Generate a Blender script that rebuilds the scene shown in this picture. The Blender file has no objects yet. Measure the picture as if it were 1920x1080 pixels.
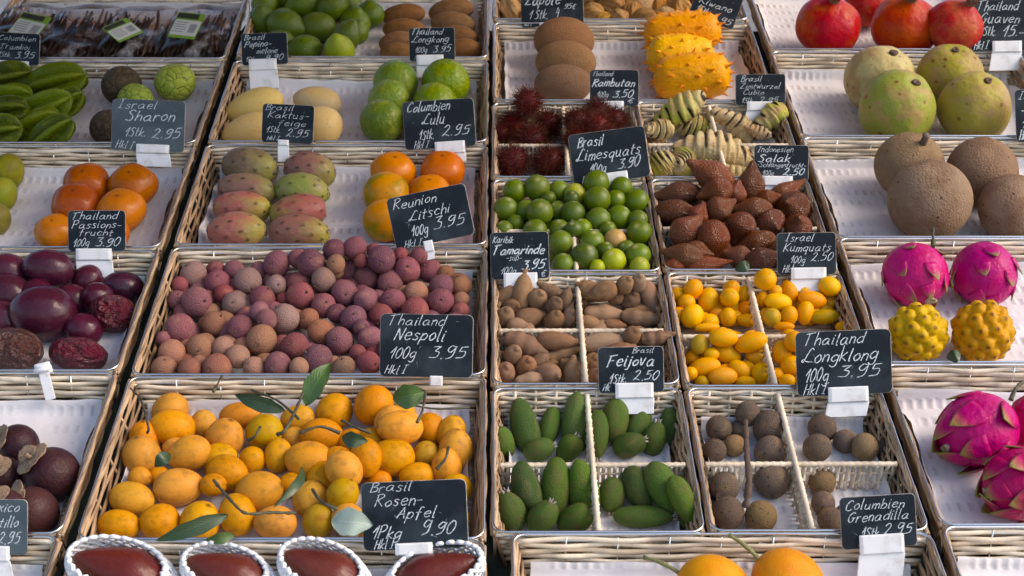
import bpy, math, random
import numpy as np
from mathutils import Matrix, Vector

rnd = random.Random(7)
SC = bpy.context.scene
COL = SC.collection

# ------------------------------------------------------------------ camera, sky, sun, exposure
FPX = 2667.0                      # focal length in photo pixels (50 mm on a 36 mm sensor)
SLOPE = math.radians(20)          # how far the stall top tilts towards the customer
def nrm(v): v = np.array(v, float); return v / np.linalg.norm(v)
_V = nrm((-35, 1890, -FPX)); _U = nrm((1, 0, -35 / FPX)); _W = np.cross(_U, _V)
_z0 = FPX * 1.813 / 2360.0
_O = np.array((-35 / FPX * _z0, -470 / FPX * _z0, -_z0))
_cs = Matrix(((_U[0], _V[0], _W[0], _O[0]), (_U[1], _V[1], _W[1], _O[1]), (_U[2], _V[2], _W[2], _O[2]), (0, 0, 0, 1)))
STALL = Matrix.Translation((0, 0, 0.62)) @ Matrix.Rotation(SLOPE, 4, 'X')     # stall frame: u right, v up the slope, w off the slope
CAMW = STALL @ _cs.inverted()
cam = bpy.data.cameras.new('camera'); cam.lens = FPX * 36 / 1920; cam.sensor_width = 36
cam.clip_start = 0.05; cam.clip_end = 300
camo = bpy.data.objects.new('camera', cam); COL.objects.link(camo); camo.matrix_world = CAMW
SC.camera = camo
cam.dof.use_dof = True; cam.dof.focus_distance = 2.45; cam.dof.aperture_fstop = 9

SUN_DIR = (STALL.to_3x3() @ Vector((0.74, 0.02, 0.68))).normalized()          # towards the sun
w = bpy.data.worlds.new('World'); SC.world = w; w.use_nodes = True
nt = w.node_tree; bg = nt.nodes['Background']; sky = nt.nodes.new('ShaderNodeTexSky')
sky.sky_type = 'NISHITA'; sky.sun_disc = False; sky.dust_density = 2.5; sky.ozone_density = 0.8
sky.sun_elevation = math.asin(SUN_DIR.z); sky.sun_rotation = math.atan2(SUN_DIR.x, SUN_DIR.y)
nt.links.new(sky.outputs[0], bg.inputs[0]); bg.inputs[1].default_value = 0.15
sl = bpy.data.lights.new('sun', 'SUN'); sl.energy = 1.15; sl.angle = math.radians(28); sl.color = (1.0, 0.79, 0.62)
so = bpy.data.objects.new('sun', sl); COL.objects.link(so)
so.rotation_euler = SUN_DIR.to_track_quat('Z', 'Y').to_euler(); so.location = (4, -2, 6)
SC.view_settings.view_transform = 'Standard'; SC.view_settings.look = 'None'
SC.view_settings.exposure = 0.80; SC.view_settings.gamma = 1.0
SC.cycles.max_bounces = 6; SC.cycles.transparent_max_bounces = 12

# ------------------------------------------------------------------ pixels of the photograph <-> points on the real stall
C0 = np.array(CAMW.translation)
CR = np.array(CAMW.to_3x3().col[0]); CU = np.array(CAMW.to_3x3().col[1]); CF = -np.array(CAMW.to_3x3().col[2])
SI = STALL.inverted()
SU = np.array(STALL.to_3x3().col[0]); SV = np.array(STALL.to_3x3().col[1]); SW = np.array(STALL.to_3x3().col[2]); SO = np.array(STALL.translation)
def ray(x, y): return CR * ((x - 960) / FPX) + CU * ((540 - y) / FPX) + CF
def at_w(x, y, h):
    d = ray(x, y); t = (h - (C0 - SO) @ SW) / (d @ SW); return C0 + d * t, t
def at_v(x, y, v):
    d = ray(x, y); t = (v - (C0 - SO) @ SV) / (d @ SV); return C0 + d * t, t
def on_plane(x, y, p, n):
    d = ray(x, y); t = ((p - C0) @ n) / (d @ n); return C0 + d * t
def uvw(p): q = p - SO; return np.array((q @ SU, q @ SV, q @ SW))
def wpt(u, v, h): return SO + SU * u + SV * v + SW * h
def vrow(y): return uvw(at_w(925, y, 0)[0])[1]

# ------------------------------------------------------------------ mesh helpers
class MB:
    def __init__(s): s.v = []; s.f = []; s.m = []; s.n = 0; s.a = []
    def add(s, v, f, mi=0, att=None):
        v = np.asarray(v, float).reshape(-1, 3)
        s.v.append(v); s.f += [tuple(i + s.n for i in q) for q in f]; s.m += [mi] * len(f); s.n += len(v)
        s.a.append(np.zeros(len(v)) if att is None else np.asarray(att, float))
        return s
    def tube(s, P, r, k=6, closed=False, ref=(0, 0, 1), flat=1.0, mi=0, cap=True):
        P = np.asarray(P, float); n = len(P)
        T = (np.roll(P, -1, 0) - np.roll(P, 1, 0)) if closed else np.gradient(P, axis=0)
        T /= np.linalg.norm(T, axis=1)[:, None] + 1e-12
        ref = np.array(ref, float); N = np.cross(T, ref); ln = np.linalg.norm(N, axis=1)
        if (ln < 1e-3).any(): N = np.where((ln < 1e-3)[:, None], np.cross(T, (0.31, 0.95, 0.1)), N); ln = np.linalg.norm(N, axis=1)
        N /= ln[:, None]; B = np.cross(N, T)
        R = np.broadcast_to(np.asarray(r, float), (n,))
        a = np.arange(k) * 2 * math.pi / k
        v = P[:, None] + R[:, None, None] * (np.cos(a)[None, :, None] * N[:, None] * flat + np.sin(a)[None, :, None] * B[:, None])
        f = []
        for i in range(n if closed else n - 1):
            j = (i + 1) % n
            for q in range(k): f.append((i * k + q, i * k + (q + 1) % k, j * k + (q + 1) % k, j * k + q))
        if not closed and cap: f.append(tuple(range(k - 1, -1, -1))); f.append(tuple((n - 1) * k + q for q in range(k)))
        return s.add(v.reshape(-1, 3), f, mi)
    def box(s, c, sz, mi=0, M=None):
        x, y, z = (np.array(sz) / 2); v = np.array([(a, b, d) for a in (-x, x) for b in (-y, y) for d in (-z, z)])
        if M is not None: v = v @ np.array(M).T
        return s.add(v + np.array(c), [(0, 1, 3, 2), (4, 6, 7, 5), (0, 4, 5, 1), (2, 3, 7, 6), (0, 2, 6, 4), (1, 5, 7, 3)], mi)
    def mesh(s, name, mats, smooth=True):
        me = bpy.data.meshes.new(name); v = np.concatenate(s.v) if s.v else np.zeros((0, 3))
        me.from_pydata(v.tolist(), [], s.f)
        for m in (mats if isinstance(mats, (list, tuple)) else [mats]): me.materials.append(m)
        me.polygons.foreach_set('material_index', s.m)
        me.polygons.foreach_set('use_smooth', [smooth] * len(s.f))
        a = np.concatenate(s.a)
        if a.any():
            at = me.attributes.new('tip', 'FLOAT', 'POINT'); at.data.foreach_set('value', a.astype(np.float32))
        me.update(); return me

def obj(name, me, parent=None, M=None, label=None, cat=None, group=None, kind=None):
    o = bpy.data.objects.new(name, me); COL.objects.link(o)
    if parent is not None: o.parent = parent
    if M is not None: o.matrix_basis = M
    if label: o['label'] = label
    if cat: o['category'] = cat
    if group: o['group'] = group
    if kind: o['kind'] = kind
    return o
def empty(name, M, label, cat, group=None):
    o = obj(name, None, None, M, label, cat, group); o.empty_display_size = 0.02; return o

def sphere(nu, nv):
    t = np.linspace(0, math.pi, nv + 1)[1:-1]; p = np.arange(nu) * 2 * math.pi / nu
    T, P = np.meshgrid(t, p, indexing='ij')
    v = np.stack((np.sin(T) * np.cos(P), np.sin(T) * np.sin(P), np.cos(T)), -1).reshape(-1, 3)
    v = np.concatenate((v, [(0, 0, 1), (0, 0, -1)])); n = nv - 1; f = []
    for i in range(n - 1):
        for j in range(nu): k = (j + 1) % nu; f.append((i * nu + j, (i + 1) * nu + j, (i + 1) * nu + k, i * nu + k))
    for j in range(nu):
        k = (j + 1) % nu; f.append((n * nu, j, k)); f.append(((n - 1) * nu + k, (n - 1) * nu + j, n * nu + 1))
    return v, f
def lump(v, amp, freq, seed, k=8):
    r = np.random.RandomState(seed); d = np.zeros(len(v))
    for _ in range(k): q = r.normal(size=3); q *= freq / np.linalg.norm(q) * r.uniform(.6, 1.3); d += np.sin(v @ q + r.uniform(0, 6.28))
    return d * amp / math.sqrt(k)
def fib(n, z0=-1, z1=1):
    i = np.arange(n) + .5; z = z1 - (z1 - z0) * i / n; p = i * 2.399963; r = np.sqrt(np.clip(1 - z * z, 0, 1))
    return np.stack((r * np.cos(p), r * np.sin(p), z), -1)
def ang(v): return np.arctan2(v[:, 1], v[:, 0])

# ------------------------------------------------------------------ materials
def newmat(name):
    m = bpy.data.materials.new(name); m.use_nodes = True; n = m.node_tree; return m, n, n.nodes['Principled BSDF']
def nd(n, t, **kw):
    x = n.nodes.new('ShaderNode' + t)
    for k, v in kw.items():
        if k in x.inputs: x.inputs[k].default_value = v
        else: setattr(x, k, v)
    return x
def ramp(n, lo, hi):
    x = nd(n, 'MapRange'); x.inputs['From Min'].default_value = lo; x.inputs['From Max'].default_value = hi; x.clamp = True; return x
def mix(n, fac, a, b):
    x = nd(n, 'Mix', data_type='RGBA')
    for s, val in ((0, fac), (6, a), (7, b)):
        if isinstance(val, bpy.types.NodeSocket): n.links.new(val, x.inputs[s])
        elif s == 0: x.inputs[0].default_value = val
        else: x.inputs[s].default_value = (*val, 1) if len(val) == 3 else val
    return x.outputs[2]
def coords(n, sc=None):
    tc = nd(n, 'TexCoord'); oi = nd(n, 'ObjectInfo'); a = nd(n, 'VectorMath', operation='ADD'); mu = nd(n, 'Math', operation='MULTIPLY')
    mu.inputs[1].default_value = 37.0; n.links.new(oi.outputs['Random'], mu.inputs[0])
    n.links.new(tc.outputs['Object'], a.inputs[0]); n.links.new(mu.outputs[0], a.inputs[1])
    return a.outputs[0], oi, tc
def fruit(name, c2=None, sc=2.0, lo=.45, hi=.65, rough=.4, bump=None, spots=None, tip=None, zgrad=None, val=.12, sat=.1, spec=.5, sss=0.0, scales=None, coat=0):
    """A fruit skin: the object's own colour, blotched with c2, speckled, with dark or green tips and a colour change from end to end."""
    m, n, b = newmat(name); vec, oi, tc = coords(n)
    col = oi.outputs['Color']
    if zgrad:
        s = nd(n, 'SeparateXYZ'); n.links.new(tc.outputs['Object'], s.inputs[0])
        nz = nd(n, 'TexNoise', Scale=1.6); n.links.new(vec, nz.inputs['Vector'])
        ad = nd(n, 'Math', operation='MULTIPLY_ADD'); n.links.new(nz.outputs[0], ad.inputs[0]); ad.inputs[1].default_value = 1.2; n.links.new(s.outputs[2], ad.inputs[2])
        r = ramp(n, zgrad[1], zgrad[2]); n.links.new(ad.outputs[0], r.inputs[0]); col = mix(n, r.outputs[0], col, zgrad[0])
    if c2:
        t = nd(n, 'TexNoise', Scale=sc, Detail=5.0, Roughness=.62); n.links.new(vec, t.inputs['Vector'])
        r = ramp(n, lo, hi); n.links.new(t.outputs[0], r.inputs[0]); col = mix(n, r.outputs[0], col, c2)
    bh = None
    if scales:      # (colour of the seams, scale, width)
        v = nd(n, 'TexVoronoi', feature='DISTANCE_TO_EDGE', Scale=scales[1]); n.links.new(vec, v.inputs['Vector'])
        r = ramp(n, scales[2], 0.0); n.links.new(v.outputs['Distance'], r.inputs[0]); col = mix(n, r.outputs[0], col, scales[0])
        bh = (v.outputs['Distance'], .5 if len(scales) < 4 else scales[3])
    if spots:       # (colour, scale, size)
        v = nd(n, 'TexVoronoi', Scale=spots[1]); n.links.new(vec, v.inputs['Vector'])
        r = ramp(n, spots[2] * 2.3, spots[2] * 1.3); n.links.new(v.outputs['Distance'], r.inputs[0]); col = mix(n, r.outputs[0], col, spots[0])
    if tip:
        a = nd(n, 'Attribute', attribute_name='tip'); col = mix(n, a.outputs['Fac'], col, tip)
    h = nd(n, 'HueSaturation'); n.links.new(col, h.inputs['Color'])
    for s, rg, k in (('Value', val, 3.7), ('Saturation', sat, 9.1), ('Hue', .008, 5.3)):
        mu = nd(n, 'Math', operation='MULTIPLY'); n.links.new(oi.outputs['Random'], mu.inputs[0]); mu.inputs[1].default_value = k
        fr = nd(n, 'Math', operation='FRACT'); n.links.new(mu.outputs[0], fr.inputs[0])
        r = nd(n, 'MapRange'); base = .5 if s == 'Hue' else 1.0
        r.inputs['To Min'].default_value = base - rg * (.2 if s == 'Saturation' else 1); r.inputs['To Max'].default_value = base + rg
        n.links.new(fr.outputs[0], r.inputs[0]); n.links.new(r.outputs[0], h.inputs[s])
    n.links.new(h.outputs[0], b.inputs['Base Color'])
    nz = nd(n, 'TexNoise', Scale=5.0, Detail=3.0); n.links.new(vec, nz.inputs['Vector'])
    rr = nd(n, 'MapRange'); rr.inputs['To Min'].default_value = max(.05, rough - .12); rr.inputs['To Max'].default_value = rough + .14
    n.links.new(nz.outputs[0], rr.inputs[0]); n.links.new(rr.outputs[0], b.inputs['Roughness'])
    b.inputs['Specular IOR Level'].default_value = spec * .34
    if coat: b.inputs['Coat Weight'].default_value = coat * .5; b.inputs['Coat Roughness'].default_value = .12
    if sss:
        b.inputs['Subsurface Weight'].default_value = sss; b.inputs['Subsurface Scale'].default_value = .006
        b.inputs['Subsurface Radius'].default_value = (1, .5, .2)
    last = None
    def addb(hsock, st, dist=.02):
        nonlocal last
        bp = nd(n, 'Bump', Strength=st, Distance=dist); n.links.new(hsock, bp.inputs['Height'])
        if last is not None: n.links.new(last, bp.inputs['Normal'])
        last = bp.outputs[0]
    if bh: addb(bh[0], bh[1], .06)
    if bump:
        if bump[0] == 'v':
            t = nd(n, 'TexVoronoi', Scale=bump[1]); n.links.new(vec, t.inputs['Vector']); addb(t.outputs['Distance'], bump[2], -.05)
        else:
            t = nd(n, 'TexNoise', Scale=bump[1], Detail=4.0); n.links.new(vec, t.inputs['Vector']); addb(t.outputs[0], bump[2], .05)
    if last is not None: n.links.new(last, b.inputs['Normal'])
    return m
def plain(name, c, rough=.5, metal=0, c2=None, sc=20., lo=.4, hi=.65, bump=None, spec=.5):
    m, n, b = newmat(name); tc = nd(n, 'TexCoord'); col = None
    if c2:
        t = nd(n, 'TexNoise', Scale=sc, Detail=5.0); n.links.new(tc.outputs['Object'], t.inputs['Vector'])
        r = ramp(n, lo, hi); n.links.new(t.outputs[0], r.inputs[0]); n.links.new(mix(n, r.outputs[0], c, c2), b.inputs['Base Color'])
    else: b.inputs['Base Color'].default_value = (*c, 1)
    if bump:
        t = nd(n, 'TexNoise', Scale=bump[0], Detail=4.0); n.links.new(tc.outputs['Object'], t.inputs['Vector'])
        bp = nd(n, 'Bump', Strength=bump[1], Distance=.002); n.links.new(t.outputs[0], bp.inputs['Height']); n.links.new(bp.outputs[0], b.inputs['Normal'])
    b.inputs['Roughness'].default_value = rough; b.inputs['Metallic'].default_value = metal; b.inputs['Specular IOR Level'].default_value = spec
    return m

def wicker_mat(name, stops, rough=.5):
    m, n, b = newmat(name); g = nd(n, 'NewGeometry'); cr = nd(n, 'ValToRGB'); e = cr.color_ramp.elements
    while len(e) < len(stops): e.new(.5)
    for k, (p, c) in enumerate(stops): e[k].position = p; e[k].color = (*c, 1)
    n.links.new(g.outputs['Random Per Island'], cr.inputs[0])
    tc = nd(n, 'TexCoord'); t = nd(n, 'TexNoise', Scale=24.0, Detail=4.0); n.links.new(tc.outputs['Object'], t.inputs['Vector'])
    r = nd(n, 'MapRange'); r.inputs['From Min'].default_value = .3; r.inputs['From Max'].default_value = .7
    r.inputs['To Min'].default_value = .60; r.inputs['To Max'].default_value = 1.12; n.links.new(t.outputs[0], r.inputs[0])
    h = nd(n, 'HueSaturation'); n.links.new(cr.outputs[0], h.inputs['Color']); n.links.new(r.outputs[0], h.inputs['Value'])
    n.links.new(h.outputs[0], b.inputs['Base Color']); b.inputs['Roughness'].default_value = rough
    return m
M_wick = wicker_mat('peeled_willow', [(0, (.54, .40, .25)), (.2, (.80, .67, .49)), (.8, (.86, .75, .58)), (1, (.70, .55, .37))])
M_brown = wicker_mat('brown_willow', [(0, (.24, .14, .07)), (.35, (.42, .27, .15)), (.7, (.50, .35, .21)), (1, (.60, .45, .29))])
M_wire = plain('bright_wire', (.72, .73, .74), .22, 1.0)
M_cloth = plain('dark_green_cloth', (.010, .022, .016), .85, c2=(.018, .032, .024), sc=60, bump=(300, .4))
M_white = plain('white_plastic', (.78, .80, .82), .35, c2=(.56, .55, .53), sc=45, lo=.52, hi=.8)
M_slate = plain('slate_paint', (.009, .015, .023), .6, c2=(.050, .070, .086), sc=13, lo=.46, hi=.86, spec=.15)
M_slate2 = plain('chalky_slate_paint', (.050, .075, .092), .6, c2=(.085, .115, .13), sc=12, spec=.3)
M_edge = plain('worn_board_edge', (.42, .40, .36), .7, c2=(.12, .12, .12), sc=60)
def chalk_mat():
    m, n, b = newmat('chalk'); tc = nd(n, 'TexCoord'); t = nd(n, 'TexNoise', Scale=420.0, Detail=3.0); n.links.new(tc.outputs['Object'], t.inputs['Vector'])
    r = ramp(n, .34, .58); n.links.new(t.outputs[0], r.inputs[0])
    n.links.new(mix(n, r.outputs[0], (.22, .30, .35), (.72, .79, .84)), b.inputs['Base Color']); b.inputs['Roughness'].default_value = .9
    return m
M_chalk = chalk_mat()
def paper_mat():
    m, n, b = newmat('wax_paper'); uv = nd(n, 'UVMap'); s = nd(n, 'SeparateXYZ'); n.links.new(uv.outputs[0], s.inputs[0])
    def wave(sock, period, ph=0):
        a = nd(n, 'Math', operation='MULTIPLY_ADD'); n.links.new(sock, a.inputs[0]); a.inputs[1].default_value = 2 * math.pi / period; a.inputs[2].default_value = ph
        q = nd(n, 'Math', operation='SINE'); n.links.new(a.outputs[0], q.inputs[0]); return q.outputs[0]
    tc = nd(n, 'TexCoord'); nz = nd(n, 'TexNoise', Scale=9.0, Detail=5.0); n.links.new(tc.outputs['Object'], nz.inputs['Vector'])
    dash = wave(s.outputs[0], .0165); band = ramp(n, -.25, .35); n.links.new(wave(s.outputs[1], .040), band.inputs[0])
    ma = nd(n, 'Math', operation='MULTIPLY'); n.links.new(dash, ma.inputs[0]); n.links.new(band.outputs[0], ma.inputs[1])
    msk = ramp(n, .40, .62); n.links.new(nz.outputs[0], msk.inputs[0])
    mb = nd(n, 'Math', operation='MULTIPLY'); n.links.new(ma.outputs[0], mb.inputs[0]); n.links.new(msk.outputs[0], mb.inputs[1])
    # where the thin paper touches the willow beneath, the willow shows through as faint greyer bars
    f = ramp(n, .1, 1.2); n.links.new(mb.outputs[0], f.inputs[0])
    c = mix(n, f.outputs[0], (.66, .645, .66), (.39, .365, .37))
    vo = nd(n, 'TexVoronoi', Scale=11.0); n.links.new(tc.outputs['Object'], vo.inputs['Vector']); sp = ramp(n, .085, .05); n.links.new(vo.outputs['Distance'], sp.inputs[0])
    n3 = nd(n, 'TexNoise', Scale=4.0, Detail=2.0); n.links.new(tc.outputs['Object'], n3.inputs['Vector']); s3 = ramp(n, .54, .60); n.links.new(n3.outputs[0], s3.inputs[0]); sm = nd(n, 'Math', operation='MULTIPLY'); n.links.new(sp.outputs[0], sm.inputs[0]); n.links.new(s3.outputs[0], sm.inputs[1])
    c = mix(n, sm.outputs[0], c, (.16, .10, .07))
    n.links.new(c, b.inputs['Base Color']); b.inputs['Roughness'].default_value = .62
    bp = nd(n, 'Bump', Strength=.55, Distance=.0016); n.links.new(mb.outputs[0], bp.inputs['Height'])
    n2 = nd(n, 'TexNoise', Scale=22.0, Detail=4.0); n.links.new(tc.outputs['Object'], n2.inputs['Vector'])
    b2 = nd(n, 'Bump', Strength=.35, Distance=.006); n.links.new(n2.outputs[0], b2.inputs['Height']); n.links.new(bp.outputs[0], b2.inputs['Normal'])
    n.links.new(b2.outputs[0], b.inputs['Normal'])
    return m
M_paper = paper_mat()

# ------------------------------------------------------------------ setting: pavement and the sloping stall
mb = MB(); mb.add([(-40, -40, 0), (40, -40, 0), (40, 40, 0), (-40, 40, 0)], [(0, 1, 2, 3)])
obj('pavement', mb.mesh('pavement', plain('grey_paving', (.16, .15, .14), .85, c2=(.24, .23, .21), sc=3)), kind='structure')
stall = empty('market_stall', STALL, 'sloping market stall table covered in dark green cloth under all baskets', 'stall')
mb = MB(); mb.box((.02, .62, -.100), (2.9, 2.5, .04)); obj('table_top', mb.mesh('table_top', M_cloth, False), stall)
for u in (-1.35, 1.38):
    for v, zz in ((-.55, .0), (1.8, .0)):
        p = wpt(u, v, -.12); l = p[2] - .003; m2 = MB().box((0, 0, -l / 2), (.05, .05, l))
        o = obj('leg', m2.mesh('leg', plain('painted_steel', (.03, .04, .04), .5), False), stall); o.matrix_basis = SI @ Matrix.Translation(p)

# unseen cloth awning, added to cut the overhead sky and warm the light
def awning_mat():
    m, n, b = newmat('awning_cloth'); n.nodes.remove(b); di = nd(n, 'BsdfDiffuse'); di.inputs[0].default_value = (.55, .40, .30, 1); tr = nd(n, 'BsdfTranslucent'); tr.inputs[0].default_value = (.62, .36, .22, 1)
    mx = nd(n, 'MixShader'); mx.inputs[0].default_value = AWN_T; n.links.new(di.outputs[0], mx.inputs[1]); n.links.new(tr.outputs[0], mx.inputs[2]); n.links.new(mx.outputs[0], n.nodes['Material Output'].inputs[0]); return m
AWN_T = .34
aw = empty('added_awning', Matrix.Translation((0, 2.9, 0)), 'unseen cloth awning added over the fruit stall to shape its light', 'awning')
AX0, AX1, AY0, AY1 = -3.2, 1.25, .25, 3.2
V = []; nx, ny = 30, 16
for th in (0, .004):
    for j in range(ny):
        for i in range(nx):
            x = AX0 + (AX1 - AX0) * i / (nx - 1); y = AY0 + (AY1 - AY0) * j / (ny - 1); V.append((x, y - 2.9, 2.25 + .16 * (y - AY0) - .03 * math.sin(math.pi * ((i * 5 / (nx - 1)) % 1)) + th))
f = [(j * nx + i, j * nx + i + 1, (j + 1) * nx + i + 1, (j + 1) * nx + i) for j in range(ny - 1) for i in range(nx - 1)]
obj('added_canopy', MB().add(V, f + [tuple(nx * ny + k for k in reversed(q)) for q in f]).mesh('added_canopy', awning_mat()), aw)
for x in (AX0 + .1, AX1 - .1): obj('added_pole', MB().tube([(x, 0, 0), (x, 0, 2.75)], .025, 12, ref=(1, 0, 0)).mesh('added_pole', plain('awning_pole', (.5, .5, .5), .4, 1)), aw)

# ------------------------------------------------------------------ baskets
H = .068
def strand_wall(mb, wires, P, Q, down, inn, n, pitch, r, amp, stakes, seed, rr=None):
    """Woven wall from P to Q: n strands passing in front of and behind the upright stakes."""
    P = np.array(P); Q = np.array(Q); L = np.linalg.norm(Q - P); D = (Q - P) / L; k = max(3, int(round(L / pitch)))
    g = random.Random(seed)
    for s in range(n):
        h = (s + .5) / n; t = np.linspace(0, 1, k * 4 + 1)
        ph = g.uniform(-.25, .25)
        off = amp * np.cos(math.pi * (t * k + s + ph))
        jit = np.array([g.uniform(-1, 1) for _ in range(k + 1)]); sag = np.interp(t, np.linspace(0, 1, k + 1), jit) * r * .35
        pts = P + t[:, None] * (Q - P) + np.outer(np.full(len(t), h), down) + np.outer(off + inn[1] * h, inn[0]) + np.outer(sag, (0, 0, 1))
        # flare the inset corners of the lower strands
        sh = inn[1] * h; pts += np.outer((1 - 2 * t) * sh, D)
        mb.tube(pts, r * g.uniform(.82, 1.08), 6, ref=(0, 0, 1), flat=.62)
    for i in range(k + 1):
        a = P + (Q - P) * (i / k); b = a + np.array(down) + np.array(inn[0]) * inn[1]
        (wires if stakes == 'wire' else mb).tube([a, b], .0013 if stakes == 'wire' else .0026, 5, ref=D)
BASK = {}
def basket(key, u0, u1, yb, yf, label, div=None, liner=True, llabel=None, small=False, seed=0):
    v1, v0 = vrow(yb), vrow(yf); cu, cv = (u0 + u1) / 2, (v0 + v1) / 2; a, b = (u1 - u0) / 2, (v1 - v0) / 2
    ins = .016
    root = empty('wicker_basket', STALL @ Matrix.Translation((cu, cv, -H)), label, 'basket', 'wicker baskets on the stall')
    wi = MB(); d = (0, 0, -H)
    n = 8 if not small else 9; r = H / n * .57; pit = .072 if not small else .034; am = .0026 if not small else .0030
    Z = H
    for k, (P, Q, inn) in enumerate((((-a, b, Z), (a, b, Z), (0, -1, 0)), ((a, -b, Z), (-a, -b, Z), (0, 1, 0)))):
        lo = MB(); strand_wall(lo, wi, P, Q, d, (inn, ins), n, pit, r, am, 'wire' if not small else 'w', seed + k); obj('woven_wall', lo.mesh('woven_wall', M_wick), root)
    for sx in (-1, 1):
        si = MB(); strand_wall(si, wi, (sx * a, sx * b, Z), (sx * a, -sx * b, Z), d, ((-sx, 0, 0), ins), n, pit * 1.15, r * .92, am * 1.15, 'w', seed + 3 + sx)
        for q in range(3):      # braided border along the side rim
            t = np.linspace(-b, b, 22); si.tube(np.stack((sx * (a + .001 * q) + .0022 * np.sin(t * 42 + q * 2.1), t, Z - .002 - .003 * (q == 1) + .0025 * np.cos(t * 42 + q * 2.1)), -1), .0031, 6)
        obj('woven_side', si.mesh('woven_side', M_brown), root)
    # bright rim wire with small hooks down the walls
    e = .002; c = .018; cor = []
    for qx, qy, a0 in ((1, 1, 0), (-1, 1, 90), (-1, -1, 180), (1, -1, 270)):
        for k in range(5): t = math.radians(a0 + 22.5 * k); cor.append((qx * (a - c) + c * math.cos(t) + qx * e, qy * (b - c) + c * math.sin(t) + qy * e, Z + .0045))
    wi.tube(cor, .0021, 7, closed=True)
    cor2 = [(x * .994, y * .985, Z - .006) for x, y, _ in cor]; wi.tube(cor2, .0014, 6, closed=True)
    obj('rim_wire', wi.mesh('rim_wire', M_wire), root)
    fl = MB()
    nf = max(6, int(2 * (b - ins) / .011))
    for k in range(nf):
        y = -(b - ins) + (k + .5) * 2 * (b - ins) / nf; t = np.linspace(-(a - ins), a - ins, 26)
        fl.tube(np.stack((t, np.full_like(t, y), .0 + .0015 * np.cos(t * 120 + k * math.pi)), -1), .0052, 5, flat=1, ref=(0, 0, 1))
    obj('woven_floor', fl.mesh('woven_floor', M_wick), root)
    if div:
        # one divider across (du: share of depth from the back), one from back to front (dv: share of width)
        fu, fv = div
        yy = b - 2 * b * fv
        for hor in (True, False):
            dm = MB(); Dh = .052 if hor else .056
            if hor: A = np.array((-(a - .008), yy, Z - .006)); B = np.array((a - .008, yy, Z - .006))
            else: xx = -a + 2 * a * fu; A = np.array((xx, -(b - .006), Z - .002)); B = np.array((xx, b - .006, Z - .002))
            L = np.linalg.norm(B - A); D = (B - A) / L; Nn = np.array((-D[1], D[0], 0))
            t = np.linspace(0, 1, int(L / .0035)); tw = np.arange(len(t))
            dm.tube(A + t[:, None] * (B - A), .0043 + .0005 * np.cos(tw * 1.9), 8)
            k = int(L / .0085)
            for i in range(k):
                p = A + (B - A) * ((i + .5) / k); s = 1 if i % 2 else -1
                q = np.linspace(0, 1, 7); dm.tube(p - np.outer(q * Dh, (0, 0, 1)) + np.outer(.0028 * s * np.cos(q * math.pi * 3), Nn), .0031, 5, ref=D)
            for hz in (.018, .038): dm.tube([A - (0, 0, hz), B - (0, 0, hz)], .0022, 5)
            obj('divider', dm.mesh('divider', M_wick), root)
    if liner:
        g = np.random.RandomState(seed + 5); nu, ns = 46, 40
        ii = ins + .006; top = H * (.46 if not small else .34); bb = b - ii; aa = a - ii
        prof = [(-bb - .006, top * .8), (-bb - .003, .02), (-bb + .012, .0085)] + [(-bb + .012 + (2 * bb - .024) * k / 28, .0080) for k in range(1, 28)] + [(bb - .012, .0085), (bb - .002, .016), (bb + .002, .030), (bb + .006, top)]
        pv = np.array(prof); s = np.linspace(0, 1, ns); ac = np.concatenate(([0], np.cumsum(np.linalg.norm(np.diff(pv, axis=0), axis=1)))); ac /= ac[-1]
        y = np.interp(s, ac, pv[:, 0]); z = np.interp(s, ac, pv[:, 1]); X = np.linspace(-1, 1, nu)
        G = np.zeros((ns, nu, 3)); cx = g.uniform(-.01, .01)
        for i in range(ns):
            ed = aa * (.996 + .004 * math.sin(i * .7 + seed))
            G[i, :, 0] = X * ed + cx * 0; G[i, :, 1] = y[i]; G[i, :, 2] = z[i]
            lift = np.clip((np.abs(X) - .955) / .045, 0, 1); G[i, :, 2] += min(1, max(0, (bb - .015 - abs(y[i])) / .07)) * lift ** 1.5 * (.024 + .006 * math.sin(i * .22 + seed))
        P = G.reshape(-1, 3); wr = lump(P, .0026, 26, seed + 8) + lump(P, .0016, 55, seed + 9) + lump(P, .0012, 130, seed + 10)
        P[:, 2] += np.abs(wr) ; P[:, 1] -= np.clip((P[:, 2] - .018) * 18, 0, 1) * np.abs(wr) * 1.3
        top_i = (np.arange(len(P)) // nu) >= ns - 1
        P[top_i, 2] += lump(P[top_i], .004, 14, seed + 3)
        me = MB(); me.add(P, [(i * nu + j, i * nu + j + 1, (i + 1) * nu + j + 1, (i + 1) * nu + j) for i in range(ns - 1) for j in range(nu - 1)])
        m = me.mesh('paper_liner', M_paper); uvl = m.uv_layers.new(name='UVMap'); tot = np.linalg.norm(np.diff(pv, axis=0), axis=1).sum()
        idx = np.zeros(len(m.loops), int); m.loops.foreach_get('vertex_index', idx)
        UV = np.stack((P[idx, 0], (idx // nu) / (ns - 1) * tot), -1); uvl.data.foreach_set('uv', UV.astype(np.float32).ravel())
        obj('paper_liner', m, None, STALL @ Matrix.Translation((cu, cv, -H)), llabel, 'paper', 'paper liners in the baskets')
    BASK[key] = dict(u0=u0 + ins, u1=u1 - ins, v0=v0 + ins, v1=v1 - ins, floor=-H + .010, div=div, U=(u0, u1), Vv=(v0, v1))
    return root

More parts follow.
